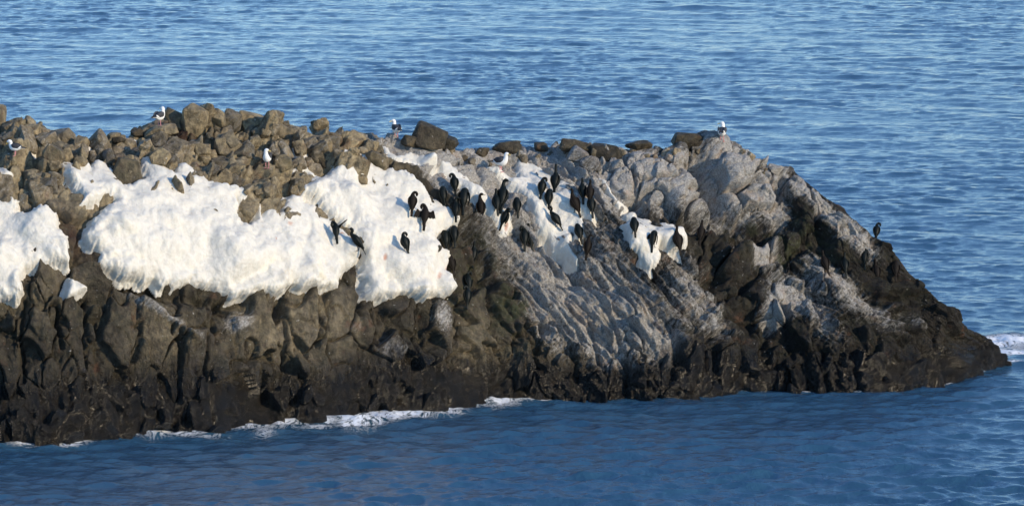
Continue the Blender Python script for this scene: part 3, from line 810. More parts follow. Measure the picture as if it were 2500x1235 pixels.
ICES = [
    ice('ice_sheet', ICE_B, 'largest white ice sheet draped over the left slope with a scalloped lower edge', 'ice sheet', .19, .22, 0.95, group=G_ICE),
    ice('ice_sheet', ICE_D, 'cream stained lumpy ice sheet in the middle below the spread winged cormorant', 'ice sheet', .14, .18, 0.95, conform=0.45, group=G_ICE),
    ice('ice_sheet', ICE_A, 'white ice mass cut by the left edge of the photo', 'ice sheet', .22, .2, 1.0, group=G_ICE),
    ice('ice_sheet', ICE_E, 'narrow ice tongue ending in a round knob with a rust red stain', 'ice sheet', .08, .12, .55, rough=.7, conform=.5, group=G_ICE),
    ice('ice_sheet', ICE_F, 'crowded ice strip running down the middle slab under a dozen cormorants', 'ice sheet', .085, .14, .65, rough=.75, conform=.5, group=G_ICE),
    ice('ice_sheet', ICE_G, 'rounded cream ice cushion at the right end of the ice with three cormorants', 'ice sheet', .16, .18, .75, rough=.7, group=G_ICE),
    ice('ice_sheet', [(1463, 455), (1480, 460), (1492, 487), (1510, 500), (1525, 508), (1510, 519), (1498, 508), (1485, 480)], 'short thin sliver of ice below the big fractured grey outcrop', 'ice sheet', .05, .05, .3, rough=.35, group=G_ICE),
    ice('ice_sheet', [(172, 680), (195, 688), (215, 705), (190, 720), (162, 730), (160, 715)], 'small lone ice lump on the dark cliff below the left ice', 'ice sheet', .12, .1, .4, rough=.5, group=G_ICE),
    ice('ice_sheet', [(-60, 425), (10, 425), (35, 447), (15, 465), (-60, 468)], 'small rounded ice patch on the upper left rocks at the photo edge', 'ice sheet', .12, .12, .4, rough=.5, group=G_ICE),
    ice('snow_patch', [(918, 358), (945, 365), (965, 385), (1000, 378), (1030, 395), (1058, 404), (1060, 420), (1030, 415), (1000, 404), (970, 398), (950, 392), (935, 375)], 'thin snow strip just below the gull beside the big dark boulder', 'snow patch', .05, .08, .4, conform=1, rough=.8, group=G_SNOW),
    ice('snow_patch', [(708, 362), (740, 370), (755, 400), (765, 430), (770, 440), (755, 440), (735, 425), (705, 425), (715, 400)], 'thin snow in the gully right of the front facing gull', 'snow patch', .05, .08, .4, conform=1, rough=.8, group=G_SNOW),
    ice('snow_patch', [(205, 372), (235, 362), (258, 364), (272, 378), (265, 395), (240, 385)], 'thin snow in the low saddle of the left ridge', 'snow patch', .05, .08, .4, conform=1, rough=.8, group=G_SNOW),
    ice('snow_patch', [(50, 384), (66, 374), (86, 374), (80, 384), (58, 392)], 'scrap of snow at the tail of the bending gull', 'snow patch', .04, .06, .3, conform=1, rough=.5, group=G_SNOW),
    ice('snow_patch', [(328, 342), (352, 340), (354, 350), (332, 352)], 'scrap of snow on the left border of the brown soil', 'snow patch', .04, .06, .3, conform=1, rough=.5, group=G_SNOW),
    ice('snow_patch', [(366, 350), (395, 347), (398, 358), (370, 362)], 'scrap of snow in front of the brown soil patch', 'snow patch', .04, .06, .3, conform=1, rough=.5, group=G_SNOW),
    ice('snow_patch', [(440, 366), (466, 364), (468, 378), (442, 382)], 'scrap of snow left of a dark block below the soil', 'snow patch', .04, .06, .3, conform=1, rough=.5, group=G_SNOW),
]

# ------------------------------------------------------------------ the sea
def spectrum_tile(N, L, lam_p, lam_min, spread, seed, wind):
    k1 = np.fft.fftfreq(N, L / N) * 2 * math.pi
    kx, ky = np.meshgrid(k1, k1)
    k = np.hypot(kx, ky); k[0, 0] = 1
    kp = 2 * math.pi / lam_p
    A = k ** -1.6 * np.exp(-0.6 * (kp / k) ** 2) * np.exp(-(k / (2 * math.pi / lam_min)) ** 2)
    ang = np.arctan2(ky, kx) - wind
    A *= (0.10 + np.abs(np.cos(ang)) ** spread)
    A[0, 0] = 0
    r = np.random.default_rng(seed)
    F = (r.normal(size=(N, N)) + 1j * r.normal(size=(N, N))) * A / np.sqrt(k)
    h = np.fft.ifft2(F).real
    sx = np.fft.ifft2(-1j * kx / k * F).real; sy = np.fft.ifft2(-1j * ky / k * F).real
    sd = h.std()
    return h / sd, sx / sd, sy / sd

def tile_read(T, L, x, y):
    N = T.shape[0]
    u = (x / L * N) % N; w_ = (y / L * N) % N
    i = u.astype(int); j = w_.astype(int); fu = u - i; fv = w_ - j
    i1 = (i + 1) % N; j1 = (j + 1) % N; i %= N; j %= N
    return (T[j, i] * (1 - fu) + T[j, i1] * fu) * (1 - fv) + (T[j1, i] * (1 - fu) + T[j1, i1] * fu) * fv

def axis(a, b, d, far):
    c = list(np.arange(a, b, d))
    s = d; x = b
    hi = []
    while x < far:
        hi.append(x); s *= 1.25; x += s
    s = d; x = a; lo = []
    while x > -far:
        s *= 1.25; x -= s; lo.append(x)
    return np.array(lo[::-1] + c + hi)
def graded(knots, far):
    """positions whose spacing follows (position, spacing) knots, then grows outwards to the horizon"""
    kp = [k[0] for k in knots]; ks_ = [k[1] for k in knots]
    c = [kp[0]]
    while c[-1] < kp[-1]:
        c.append(c[-1] + float(np.interp(c[-1], kp, ks_)))
    lo = []; x = c[0]; st = ks_[0]
    while x > -far:
        st *= 1.25; x -= st; lo.append(x)
    hi = []; x = c[-1]; st = ks_[-1]
    while x < far:
        st *= 1.25; x += st; hi.append(x)
    return np.array(lo[::-1] + c + hi)
sxs = graded([(-24, .14), (-17, .062), (17, .062), (24, .14)], 9000)
sys_ = graded([(-20, .078), (2, .078), (30, .11), (120, .24)], 9000)
SX, SY = np.meshgrid(sxs, sys_)
fade = (1 - sstep(26, 60, np.abs(SX))) * (1 - sstep(125, 200, SY)) * (1 - sstep(22, 50, -SY))
ha, hax, hay = spectrum_tile(1024, 41.0, 1.05, 0.15, 2.4, 3, math.radians(84))
hb, hbx, hby = spectrum_tile(512, 71.0, 4.5, 1.2, 3.0, 4, math.radians(72))
x_, y_ = SX.ravel(), SY.ravel()
gust = np.clip(0.9 + 0.55 * fbm(np.stack([x_ * 0.06, y_ * 0.035, x_ * 0 + 1], -1), 3), 0.35, 1.6)
chop = 1.2 + 1.5 * (1 - sstep(-6, 14, y_))
Aa = 0.0125 * gust * chop; Ab = 0.024
zz = Aa * tile_read(ha, 41, x_, y_) + Ab * tile_read(hb, 71, x_, y_)
cx = -0.9 * (Aa * tile_read(hax, 41, x_, y_) + 0.7 * Ab * tile_read(hbx, 71, x_, y_))
cy = -0.9 * (Aa * tile_read(hay, 41, x_, y_) + 0.7 * Ab * tile_read(hby, 71, x_, y_))
f_ = fade.ravel()
# foam: a broken collar on the weather side, a wash beyond the right tip
wpt = at_z(pxs[::12], wl[::12])[:, :2]
near = (np.abs(SX) < 18).ravel() & (SY.ravel() > -24) & (SY.ravel() < 24)
foam = np.zeros(x_.size)
dn = np.full(near.sum(), 1e9)
qx = x_[near]; qy = y_[near]
for k in range(len(wpt) - 1):
    a = wpt[k]; b = wpt[k + 1]; dd = b - a
    t = np.clip(((qx - a[0]) * dd[0] + (qy - a[1]) * dd[1]) / (dd @ dd), 0, 1)
    dn = np.minimum(dn, np.hypot(qx - a[0] - t * dd[0], qy - a[1] - t * dd[1]))
pxq = 1250 + qx / 0.00905
wid_scale = 0.75
amt = np.interp(pxq, [-200, 0, 150, 330, 560, 640, 760, 880, 1000, 1150, 1280, 1350, 1500, 1900, 1950, 2050, 2250, 2300, 2400, 2460], [.9, .9, 1.0, .95, 1.0, 1.15, 1.2, 1.3, 1.25, 1.15, 1.0, .75, .6, .65, .95, .6, .6, .9, .8, .8])
wid = np.interp(pxq, [-200, 100, 560, 800, 1000, 1250, 1340, 1500, 2460], [.5, .6, 1.5, 2.3, 2.1, 1.4, .5, .25, .35])
amt = 0.85 * amt * (0.40 + 0.75 * np.clip(0.6 + fbm(np.stack([qx * 0.75, qy * 0.4, qx * 0 + 6], -1), 3), 0, 1.4))
foam[near] = amt * np.exp(-(dn / (wid * wid_scale)) ** 1.3)
for (px, py, rx, ry, val) in [(2445, 828, 55, 9, 1.25), (2480, 862, 70, 10, 1.0), (2420, 845, 60, 22, .55), (2520, 840, 80, 34, .5), (2480, 885, 40, 6, .7), (2395, 795, 50, 5, .4)]:
    c = at_z(px, py)
    a = rx * 0.0094; b = ry * 0.065
    foam += val * np.exp(-(((x_ - c[0]) / a) ** 2 + ((y_ - c[1]) / b) ** 2))
lump = np.zeros(x_.size)
lump[near] = 0.07 * np.clip(foam[near] - 0.35, 0, 1) * (0.6 + fbm(np.stack([qx * 2.2, qy * 1.6, qx * 0], -1), 3))
SEA = np.stack([x_ + cx * f_, y_ + cy * f_, zz * f_ + lump], -1)
sea = link('sea', mesh_np('sea', SEA, grid_faces(*SX.shape), dict(foam=np.clip(foam, 0, 1.4))), M_WATER)
tagged(sea, kind='structure')

# ------------------------------------------------------------------ loose stones and boulders
import bmesh

def ico(sub):
    bm = bmesh.new()
    bmesh.ops.create_icosphere(bm, subdivisions=sub, radius=1.0)
    v_ = np.array([x.co[:] for x in bm.verts]); f_i = np.array([[y.index for y in x.verts] for x in bm.faces])
    bm.free()
    return v_ / np.linalg.norm(v_, axis=1)[:, None], f_i

ICO3 = ico(4)
ICO2 = ico(3)

def stone_mesh(name, seed, planes=11, p=16, mat=None, big=False, rough=0.05):
    r_ = np.random.default_rng(seed)
    v_, f_i = ICO3 if big else ICO2
    n = r_.normal(size=(planes, 3)); n /= np.linalg.norm(n, axis=1)[:, None]
    n = np.concatenate([n, [[1, 0, 0], [-1, 0, 0], [0, 1, 0], [0, -1, 0], [0, 0, 1], [0, 0, -1]] + r_.normal(0, 0.18, (6, 3))])
    dd = np.concatenate([r_.uniform(0.58, 0.92, planes), r_.uniform(0.75, 0.95, 6)])
    q = np.maximum(v_ @ n.T, 0.02) / dd
    r = (q ** p).sum(1) ** (-1.0 / p)
    r *= 1 + rough * fbm(v_ * 2.2 + seed, 4, 0.55) * 1.2
    me = mesh_np(name, v_ * r[:, None], f_i)
    if mat:
        me.materials.append(mat)
    return me

def block_mesh(name, seed, npts=14, mat=None, bevel=0.07):
    """an angular fractured block: hull of a few corner points with its edges knocked off"""
    r_ = np.random.default_rng(seed)
    q = r_.normal(size=(npts, 3))
    q = np.concatenate([q, [[1, 1, 1], [-1, 1, 1], [1, -1, 1], [-1, -1, 1], [1, 1, -1], [-1, 1, -1], [1, -1, -1], [-1, -1, -1]] + r_.normal(0, 0.45, (8, 3))])
    q /= ((np.abs(q) ** 3.2).sum(1) ** (1 / 3.2))[:, None]
    q *= r_.uniform(0.82, 1.08, (len(q), 1))
    bm = bmesh.new()
    for a in q:
        bm.verts.new(a)
    res = bmesh.ops.convex_hull(bm, input=bm.verts)
    bmesh.ops.delete(bm, geom=[x for x in bm.verts if not x.link_faces], context='VERTS')
    bmesh.ops.dissolve_limit(bm, angle_limit=math.radians(13), verts=bm.verts, edges=bm.edges)
    bmesh.ops.bevel(bm, geom=list(bm.edges), offset=bevel, segments=1, affect='EDGES', clamp_overlap=True)
    bmesh.ops.triangulate(bm, faces=bm.faces)
    me = bpy.data.meshes.new(name)
    bm.to_mesh(me); bm.free()
    if mat:
        me.materials.append(mat)
    return me

bpy.context.view_layer.update()
DG = bpy.context.evaluated_depsgraph_get()

def hit(px, py):
    d = Vector(ray(px, py)).normalized()
    ok_, loc, nor, _, ob, _ = scene.ray_cast(DG, Vector(CAM), d)
    if not ok_:
        return Vector(at_z(px, py)), Vector((0, 0, 1)), None
    return loc, nor, ob

ICE_POLYS = [ICE_A, ICE_B, ICE_D, ICE_E, ICE_F, ICE_G]
def on_ice(px, py, mg=0):
    a, b = np.array([float(px)]), np.array([float(py)])
    for p_ in ICE_POLYS:
        if inside(a, b, p_)[0] or seg_dist(a, b, p_, True)[0] < mg:
            return True
    return False

def place_stone(o, loc, nor, size, tilt=0.5, sink=-0.5):
    o.location = loc + nor * (sink * size[2])
    o.scale = size
    o.rotation_euler = (random.gauss(0, tilt), random.gauss(0, tilt), random.uniform(0, 6.28))

# distinct boulders: px, py of the middle, half width and half height in px, half depth m, turn (deg in picture), mesh kind, material, label
BOULDERS = [
    (1048, 338, 43, 41, .36, 30, 'block', M_DARK, 'big upright dark boulder standing against the sea right of the middle gull'),
    (1094, 352, 20, 18, .26, 20, 'block', M_DARK, 'smaller dark rock leaning on the right foot of the big upright boulder'),
    (1004, 344, 24, 17, .24, 15, 'block', M_DARK, 'dark wedge of rock between the middle gull and the big upright boulder'),
    (786, 304, 20, 17, .18, -10, 'round', M_BROWN, 'small round headed boulder standing up on the left ridge crest'),
    (470, 296, 34, 40, .34, 8, 'block', M_TAN, 'tallest tan rock block on the left ridge beside the slate backed gull'),
    (428, 292, 26, 32, .28, -30, 'block', M_BROWN, 'dark sided leaning block directly right of the leftmost ridge gull'),
    (533, 294, 28, 20, .26, 12, 'block', M_BROWN, 'low dark topped block next right of the tallest tan block'),
    (608, 300, 44, 30, .34, 10, 'block', M_TAN, 'wide tan block with white droppings on the left ridge crest'),
    (395, 322, 42, 17, .26, -14, 'block', M_TAN, 'long tan slab under the feet of the left ridge gull'),
    (332, 324, 17, 16, .18, 0, 'round', M_DARK, 'round dark stone at the left end of the gull slab'),
    (288, 341, 17, 11, .16, 0, 'round', M_DARK, 'low dark stone alone in the dip of the left skyline'),
    (1233, 361, 38, 20, .28, 0, 'round', M_DARK, 'wide dark rounded boulder behind the gull with a yellow bill in profile'),
    (1177, 372, 18, 15, .18, 0, 'round', M_DARK, 'small dark boulder left of the wide one behind the profile gull'),
    (1320, 360, 19, 14, .18, 0, 'block', M_DARK, 'small dark boulder at the left start of the right skyline'),
    (1400, 358, 46, 18, .30, 5, 'round', M_DARK, 'long low dark boulder on the skyline above the tall neck cormorant'),
    (1480, 372, 40, 20, .28, 8, 'block', M_DARK, 'dark rounded block between the long low boulder and the hump'),
    (1556, 357, 36, 13, .26, 6, 'round', M_DARK, 'low dome shaped dark boulder on the skyline above the fractured outcrop'),
    (1682, 345, 40, 25, .30, 10, 'block', M_DARK, 'pointed dark boulder on the skyline left of the far right gull'),
    (1438, 402, 31, 25, .24, 10, 'round', M_GREY, 'pale grey round boulder in the crook of the right ridge'),
    (1412, 380, 24, 20, .22, 30, 'block', M_GREY, 'grey boulder just above the pale round one'),
    (1640, 385, 20, 14, .18, 0, 'round', M_GREY, 'pale limed boulder below the pointed skyline boulder'),
    (1895, 416, 22, 12, .18, 10, 'block', M_GREY, 'pale block in the notch on the right shoulder'),
    (922, 392, 30, 20, .26, 30, 'block', M_BROWN, 'pointed brown boulder rising out of the snow below the middle gull'),
    (880, 438, 18, 13, .16, 10, 'block', M_BROWN, 'small square stone sunk in the snow field'),
    (490, 366, 24, 17, .22, 5, 'block', M_TAN, 'round topped tan stone at the right edge of the brown soil'),
    (552, 358, 34, 26, .28, 12, 'block', M_TAN, 'bulky tan block with a dark left side below the soil patch'),
    (690, 398, 24, 20, .22, 15, 'block', M_BROWN, 'mossy block just right of the front facing gull'),
    (775, 385, 40, 25, .3, 35, 'block', M_DARK, 'dark shaded slab rock above the snow gully'),
    (132, 378, 27, 22, .22, 40, 'block', M_BROWN, 'leaning brown block right of the bending gull'),
    (305, 420, 40, 34, .3, 20, 'block', M_BROWN, 'ribbed brown block standing in the top of the largest ice sheet'),
]
for i, (px, py, hw, hh, dep, ang, kind, mat, label) in enumerate(BOULDERS):
    loc, nor, ob = hit(px, py + hh * 0.75)
    if kind == 'block':
        me = block_mesh('boulder', 100 + i, 10, mat)
    else:
        me = stone_mesh('boulder', 100 + i, planes=14, p=13, mat=mat, big=True, rough=0.09)
    o = link('boulder', me)
    s_ = 0.0092 * (loc.y + 120) / 120
    d = ray(px, py); t_ = (loc.y + dep * 0.4 - CAM[1]) / d[1]
    o.location = Vector(CAM + d * t_)
    o.scale = (hw * s_ * 1.12, dep, hh * s_ * 1.12)
    o.rotation_euler = (0, math.radians(ang), random.uniform(-0.3, 0.3))
    tagged(o, label, 'boulder', 'boulders lying on the islet')

stones = []
for kk_, mat in enumerate((M_TAN, M_GTAN, M_GTAN, M_TAN, M_GTAN)):
    for q in range(4):
        stones.append(block_mesh('stone', 300 + kk_ * 10 + q, 6 + 2 * q, mat, 0.06 + 0.03 * (q == 3)))
lower = [(-150, 470), (0, 490), (100, 500), (140, 470), (200, 398), (330, 398), (420, 412), (520, 436), (600, 470), (640, 482), (720, 474), (760, 430), (830, 380), (960, 366), (1000, 362)]
KEEP = [(390, 300, 32), (652, 412, 42), (50, 384, 52), (962, 346, 28)]
placed = []
tries = 0
while len(placed) < 150 and tries < 9000:
    tries += 1
    px = random.uniform(-60, 990)
    lo = np.interp(px, *np.array(lower, float).T); hi = np.interp(px, pxs, rg) + 3
    py = random.uniform(hi, lo)
    sz = min(30, 9.0 * math.exp(abs(random.gauss(0, 0.68))))
    if 330 < px < 520 and 322 < py < 350:
        if random.random() < 0.7: continue
        sz = random.uniform(5, 9)
    if on_ice(px, py, sz * 0.4) or any((px - a) ** 2 + ((py - b) * 1.3) ** 2 < (c + sz * .6) ** 2 for a, b, c in KEEP):
        continue
    if any((px - a) ** 2 + ((py - b) * 1.7) ** 2 < ((sz + c) * 0.62) ** 2 for a, b, c in placed):
        continue
    placed.append((px, py, sz))
for px in range(1110, 1880, 26):          # a few along the right skyline
    x = px + random.uniform(-9, 9)
    if 1730 < x < 1796 or 1205 < x < 1245:
        continue
    placed.append((x, float(np.interp(x, pxs, rg)) + random.uniform(2, 16), random.uniform(6, 12)))
for (px, py, sz) in placed:
    loc, nor, ob = hit(px, py)
    if ob is None:
        continue
    if px > 1100:
        me = stones[random.randrange(8, 12)]
    else:
        me = random.choice(stones)
    o = link('stone', me, parent=islet)
    s_ = sz * 0.0092 * 1.25
    place_stone(o, loc, nor, Vector((s_ * random.uniform(0.9, 1.35), s_ * random.uniform(0.9, 1.3), s_ * random.uniform(0.75, 1.45))), tilt=0.4)

# ------------------------------------------------------------------ birds
def catrom(P, sub):
    P = np.asarray(P, float)
    Q = np.concatenate([[2 * P[0] - P[1]], P, [2 * P[-1] - P[-2]]])
    out = []
    for i in range(1, len(Q) - 2):
        for j in range(sub):
            t = j / sub
            out.append(0.5 * (2 * Q[i] + (Q[i + 1] - Q[i - 1]) * t + (2 * Q[i - 1] - 5 * Q[i] + 4 * Q[i + 1] - Q[i + 2]) * t * t + (3 * Q[i] - Q[i - 1] - 3 * Q[i + 1] + Q[i + 2]) * t ** 3))
    out.append(P[-1])
    return np.array(out)

def loft(name, pts, mat, sub=4, segs=12, side0=(1, 0, 0)):
    """pts: rows x, y, z, half width, half height"""
    C = catrom(pts, sub)
    X = C[:, :3]; w_ = np.maximum(C[:, 3], 0.002); h_ = np.maximum(C[:, 4], 0.002)
    T = np.gradient(X, axis=0); T /= np.linalg.norm(T, axis=1)[:, None] + 1e-9
    sd = np.array(side0, float)
    V = []
    for i in range(len(X)):
        sd = sd - T[i] * (sd @ T[i]); sd /= np.linalg.norm(sd) + 1e-9
        up = np.cross(T[i], sd)
        a = np.arange(segs) * 2 * math.pi / segs
        V.append(X[i] + np.cos(a)[:, None] * sd * w_[i] + np.sin(a)[:, None] * up * h_[i])
    V = np.concatenate(V)
    n = len(X)
    F = []
    for i in range(n - 1):
        for j in range(segs):
            F.append((i * segs + j, i * segs + (j + 1) % segs, (i + 1) * segs + (j + 1) % segs, (i + 1) * segs + j))
    V = np.concatenate([V, [X[0], X[-1]]])
    for j in range(segs):
        F.append((n * segs, (j + 1) % segs, j, j))
        F.append((n * segs + 1, (n - 1) * segs + j, (n - 1) * segs + (j + 1) % segs, (n - 1) * segs + (j + 1) % segs))
    me = bpy.data.meshes.new(name)
    me.from_pydata([tuple(x) for x in V], [], [tuple(dict.fromkeys(f)) for f in F])
    for p_ in me.polygons:
        p_.use_smooth = True
    me.materials.append(mat)
    me.update()
    return me

def sheet(name, outline, mat, thick=0.012, bend=0.0):
    """a thin feathered wing: outline in x, z, given thickness along y and a slight cup"""
    n = len(outline)
    V = []
    for s_ in (-1, 1):
        for (x, z, y) in outline:
            V.append((x, y + s_ * thick / 2, z))
    F = [tuple(range(n))[::-1], tuple(range(n, 2 * n))] + [(i, (i + 1) % n, n + (i + 1) % n, n + i) for i in range(n)]
    me = bpy.data.meshes.new(name)
    me.from_pydata(V, [], F)
    me.materials.append(mat)
    me.update()
    return me

def leg_mesh(name, x, y, top, mat, web):
    """shank, ankle and a three toed webbed foot in one mesh"""
    bm = bmesh.new()
    def tube(a, b, r0, r1):
        a, b = Vector(a), Vector(b)
        d = (b - a).normalized(); s1 = d.orthogonal().normalized(); s2 = d.cross(s1)
        r1_ = [bm.verts.new(a + (s1 * math.cos(k) + s2 * math.sin(k)) * r0) for k in [i * math.pi / 3 for i in range(6)]]
        r2_ = [bm.verts.new(b + (s1 * math.cos(k) + s2 * math.sin(k)) * r1) for k in [i * math.pi / 3 for i in range(6)]]
        for i in range(6):
            bm.faces.new((r1_[i], r1_[(i + 1) % 6], r2_[(i + 1) % 6], r2_[i]))
        bm.faces.new(r1_[::-1]); bm.faces.new(r2_)
    tube((x, y - .012, top), (x, y, .012), .011, .008)
    toes = [(x - .035, y + web, .004), (x, y + web * 1.25, .004), (x + .035, y + web, .004)]
    for t_ in toes:
        tube((x, y, .012), t_, .008, .004)
    a = bm.verts.new((x, y - .005, .010)); ts = [bm.verts.new((q[0], q[1], .006)) for q in toes]
    bm.faces.new((a, ts[0], ts[1])); bm.faces.new((a, ts[1], ts[2]))
    me = bpy.data.meshes.new(name)
    bm.to_mesh(me); bm.free()
    me.materials.append(mat)
    return me

M_BLACK = plain('cormorant_plumage_green', (0.0035, 0.006, 0.005), 0.5, 0.2, 0.4)
M_BROWNB = plain('cormorant_plumage_brown', (0.011, 0.0080, 0.0058), 0.65, 0.15, 0.4)
M_BILLD = plain('cormorant_bill_dark', (0.05, 0.045, 0.035), 0.45)
M_LEGD = plain('cormorant_leg_black', (0.012, 0.012, 0.012), 0.5)
M_GWHITE = plain('gull_white', (0.80, 0.79, 0.76), 0.7, 0.2, 0.05)
M_SLATE = plain('gull_slate', (0.040, 0.042, 0.050), 0.65, 0.3, 0.2)
M_PRIM = plain('gull_black_primary', (0.012, 0.012, 0.013), 0.5, 0.3, 0.2)
M_YELLOW = plain('gull_bill_yellow', (0.70, 0.50, 0.12), 0.45, 0.4, 0.1)
M_PINK = plain('gull_leg_pink', (0.62, 0.26, 0.27), 0.5, 0.4, 0.1)
M_EYE = plain('gull_eye', (0.02, 0.02, 0.02), 0.2, 0.5, 0.0)

TRUNK = [(0, -.235, -.135, .034, .006), (0, -.195, -.02, .042, .010), (0, -.15, .09, .044, .034), (0, -.10, .185, .088, .084), (0, -.045, .28, .112, .108), (0, .005, .375, .108, .104)]
NECKS = {
    'upright': ([(0, .035, .445, .082, .080), (0, .048, .50, .058, .060), (0, .05, .555, .043, .046), (0, .042, .605, .037, .040), (0, .05, .65, .040, .045), (0, .08, .662, .033, .035), (0, .11, .657, .010, .011)],
                ((0, .10, .66), (0, .185, .655))),
    'long': ([(0, .03, .45, .080, .078), (0, .035, .51, .054, .054), (0, .035, .575, .039, .039), (0, .035, .645, .033, .034), (0, .04, .70, .037, .039), (0, .06, .725, .033, .033), (0, .085, .74, .010, .011)],
             ((0, .075, .735), (0, .14, .775))),
    'ess': ([(0, .055, .44, .082, .080), (0, .088, .495, .056, .058), (0, .082, .55, .041, .044), (0, .055, .595, .037, .040), (0, .065, .645, .040, .044), (0, .10, .665, .035, .037), (0, .13, .67, .010, .011)],
            ((0, .12, .668), (0, .20, .692))),
    'side': ([(0, .035, .445, .082, .080), (0, .05, .51, .056, .058), (.003, .05, .57, .042, .044), (.015, .05, .62, .038, .040), (.05, .05, .648, .040, .044), (.088, .05, .64, .032, .035), (.118, .05, .625, .010, .011)],
             ((.108, .05, .63), (.18, .05, .605))),
    'preen': ([(0, .035, .44, .080, .078), (.005, .06, .50, .055, .056), (.03, .065, .545, .046, .047), (.075, .06, .56, .041, .042), (.112, .045, .535, .040, .041), (.118, .03, .49, .038, .041), (.105, .02, .455, .014, .015)],
              ((.108, .022, .463), (.075, -.01, .41))),
    'preen_front': ([(0, .035, .44, .080, .078), (-.015, .07, .50, .055, .056), (-.05, .075, .55, .046, .046), (-.09, .07, .545, .041, .042), (-.108, .065, .50, .040, .044), (-.10, .07, .46, .031, .033), (-.09, .075, .435, .010, .010)],
                    ((-.093, .073, .443), (-.06, .09, .38))),
    'hunch': ([(0, .04, .445, .096, .086), (.015, .07, .485, .074, .066), (.045, .095, .49, .054, .050), (.075, .09, .455, .046, .049), (.08, .06, .41, .041, .044), (.075, .03, .385, .014, .015)],
              ((.077, .04, .395), (.06, -.02, .35))),
}
WING_FOLD = lambda s_: [(s_ * .070, .045, .425, .016, .040), (s_ * .113, .0, .365, .022, .074), (s_ * .120, -.05, .275, .022, .086), (s_ * .082, -.11, .175, .018, .066), (s_ * .045, -.17, .09, .010, .030), (s_ * .028, -.21, .045, .004, .008)]

MESH = {}
def parts_for(pose, brown, wings):
    key = (pose, brown, wings)
    if key in MESH:
        return MESH[key]
    pm = M_BROWNB if brown else M_BLACK
    neck, bill = NECKS[pose]
    L = []
    L.append(('body', loft('cormorant_body', TRUNK + neck, pm, 4, 14)))
    a, b = bill
    mid_b = [(a[i] * .4 + b[i] * .6) for i in range(3)]
    L.append(('bill', loft('cormorant_bill', [(*a, .011, .012), (*mid_b, .006, .007), (*b, .003, .003)], M_BILLD, 3, 8)))
    for s_ in (-1, 1):
        if wings == 'fold':
            L.append(('wing', loft('folded_wing', WING_FOLD(s_), pm, 3, 10, (s_, 0, 0))))
        elif wings == 'droop':
            L.append(('wing', loft('drooping_wing', [(s_ * .07, .05, .43, .018, .03), (s_ * .125, .02, .40, .020, .06), (s_ * .15, -.03, .30, .016, .09), (s_ * .145, -.09, .19, .012, .075), (s_ * .125, -.14, .10, .006, .03)], pm, 3, 10, (s_, 0, 0))))
        elif wings == 'spread':
            L.append(('wing', sheet('spread_wing', [(s_ * x, z, y) for x, z, y in ((.05, .42, .02), (.10, .39, .0), (.155, .385, -.01), (.205, .435, -.02), (.235, .42, -.03), (.275, .30, -.05), (.30, .215, -.06),
                        (.262, .225, -.06), (.225, .20, -.06), (.20, .232, -.055), (.17, .205, -.05), (.13, .215, -.05), (.08, .225, -.05), (.05, .26, -.04))], pm)))
        elif wings == 'raised':
            if s_ > 0:
                o_ = ((.05, .41, .02), (.11, .44, .0), (.20, .50, -.02), (.30, .565, -.05), (.385, .60, -.08), (.38, .575, -.08), (.30, .52, -.06), (.22, .455, -.05), (.15, .38, -.05), (.09, .30, -.05), (.05, .27, -.04))
            else:
                o_ = ((.05, .43, .02), (.10, .475, .01), (.145, .50, .0), (.165, .475, -.01), (.15, .43, -.03), (.115, .36, -.04), (.08, .30, -.05), (.05, .27, -.04))
            L.append(('wing', sheet('raised_wing', [(s_ * x, z, y) for x, z, y in o_], pm)))
    for s_ in (-1, 1):
        L.append(('leg', leg_mesh('cormorant_leg', s_ * .042, -.035, .20, M_LEGD, .055)))
    MESH[key] = L
    return L

HEIGHT = {'upright': .69, 'long': .755, 'ess': .70, 'side': .68, 'preen': .60, 'preen_front': .60, 'hunch': .54}
G_COR = 'cormorants resting on the islet'
G_GULL = 'gulls standing on the islet'
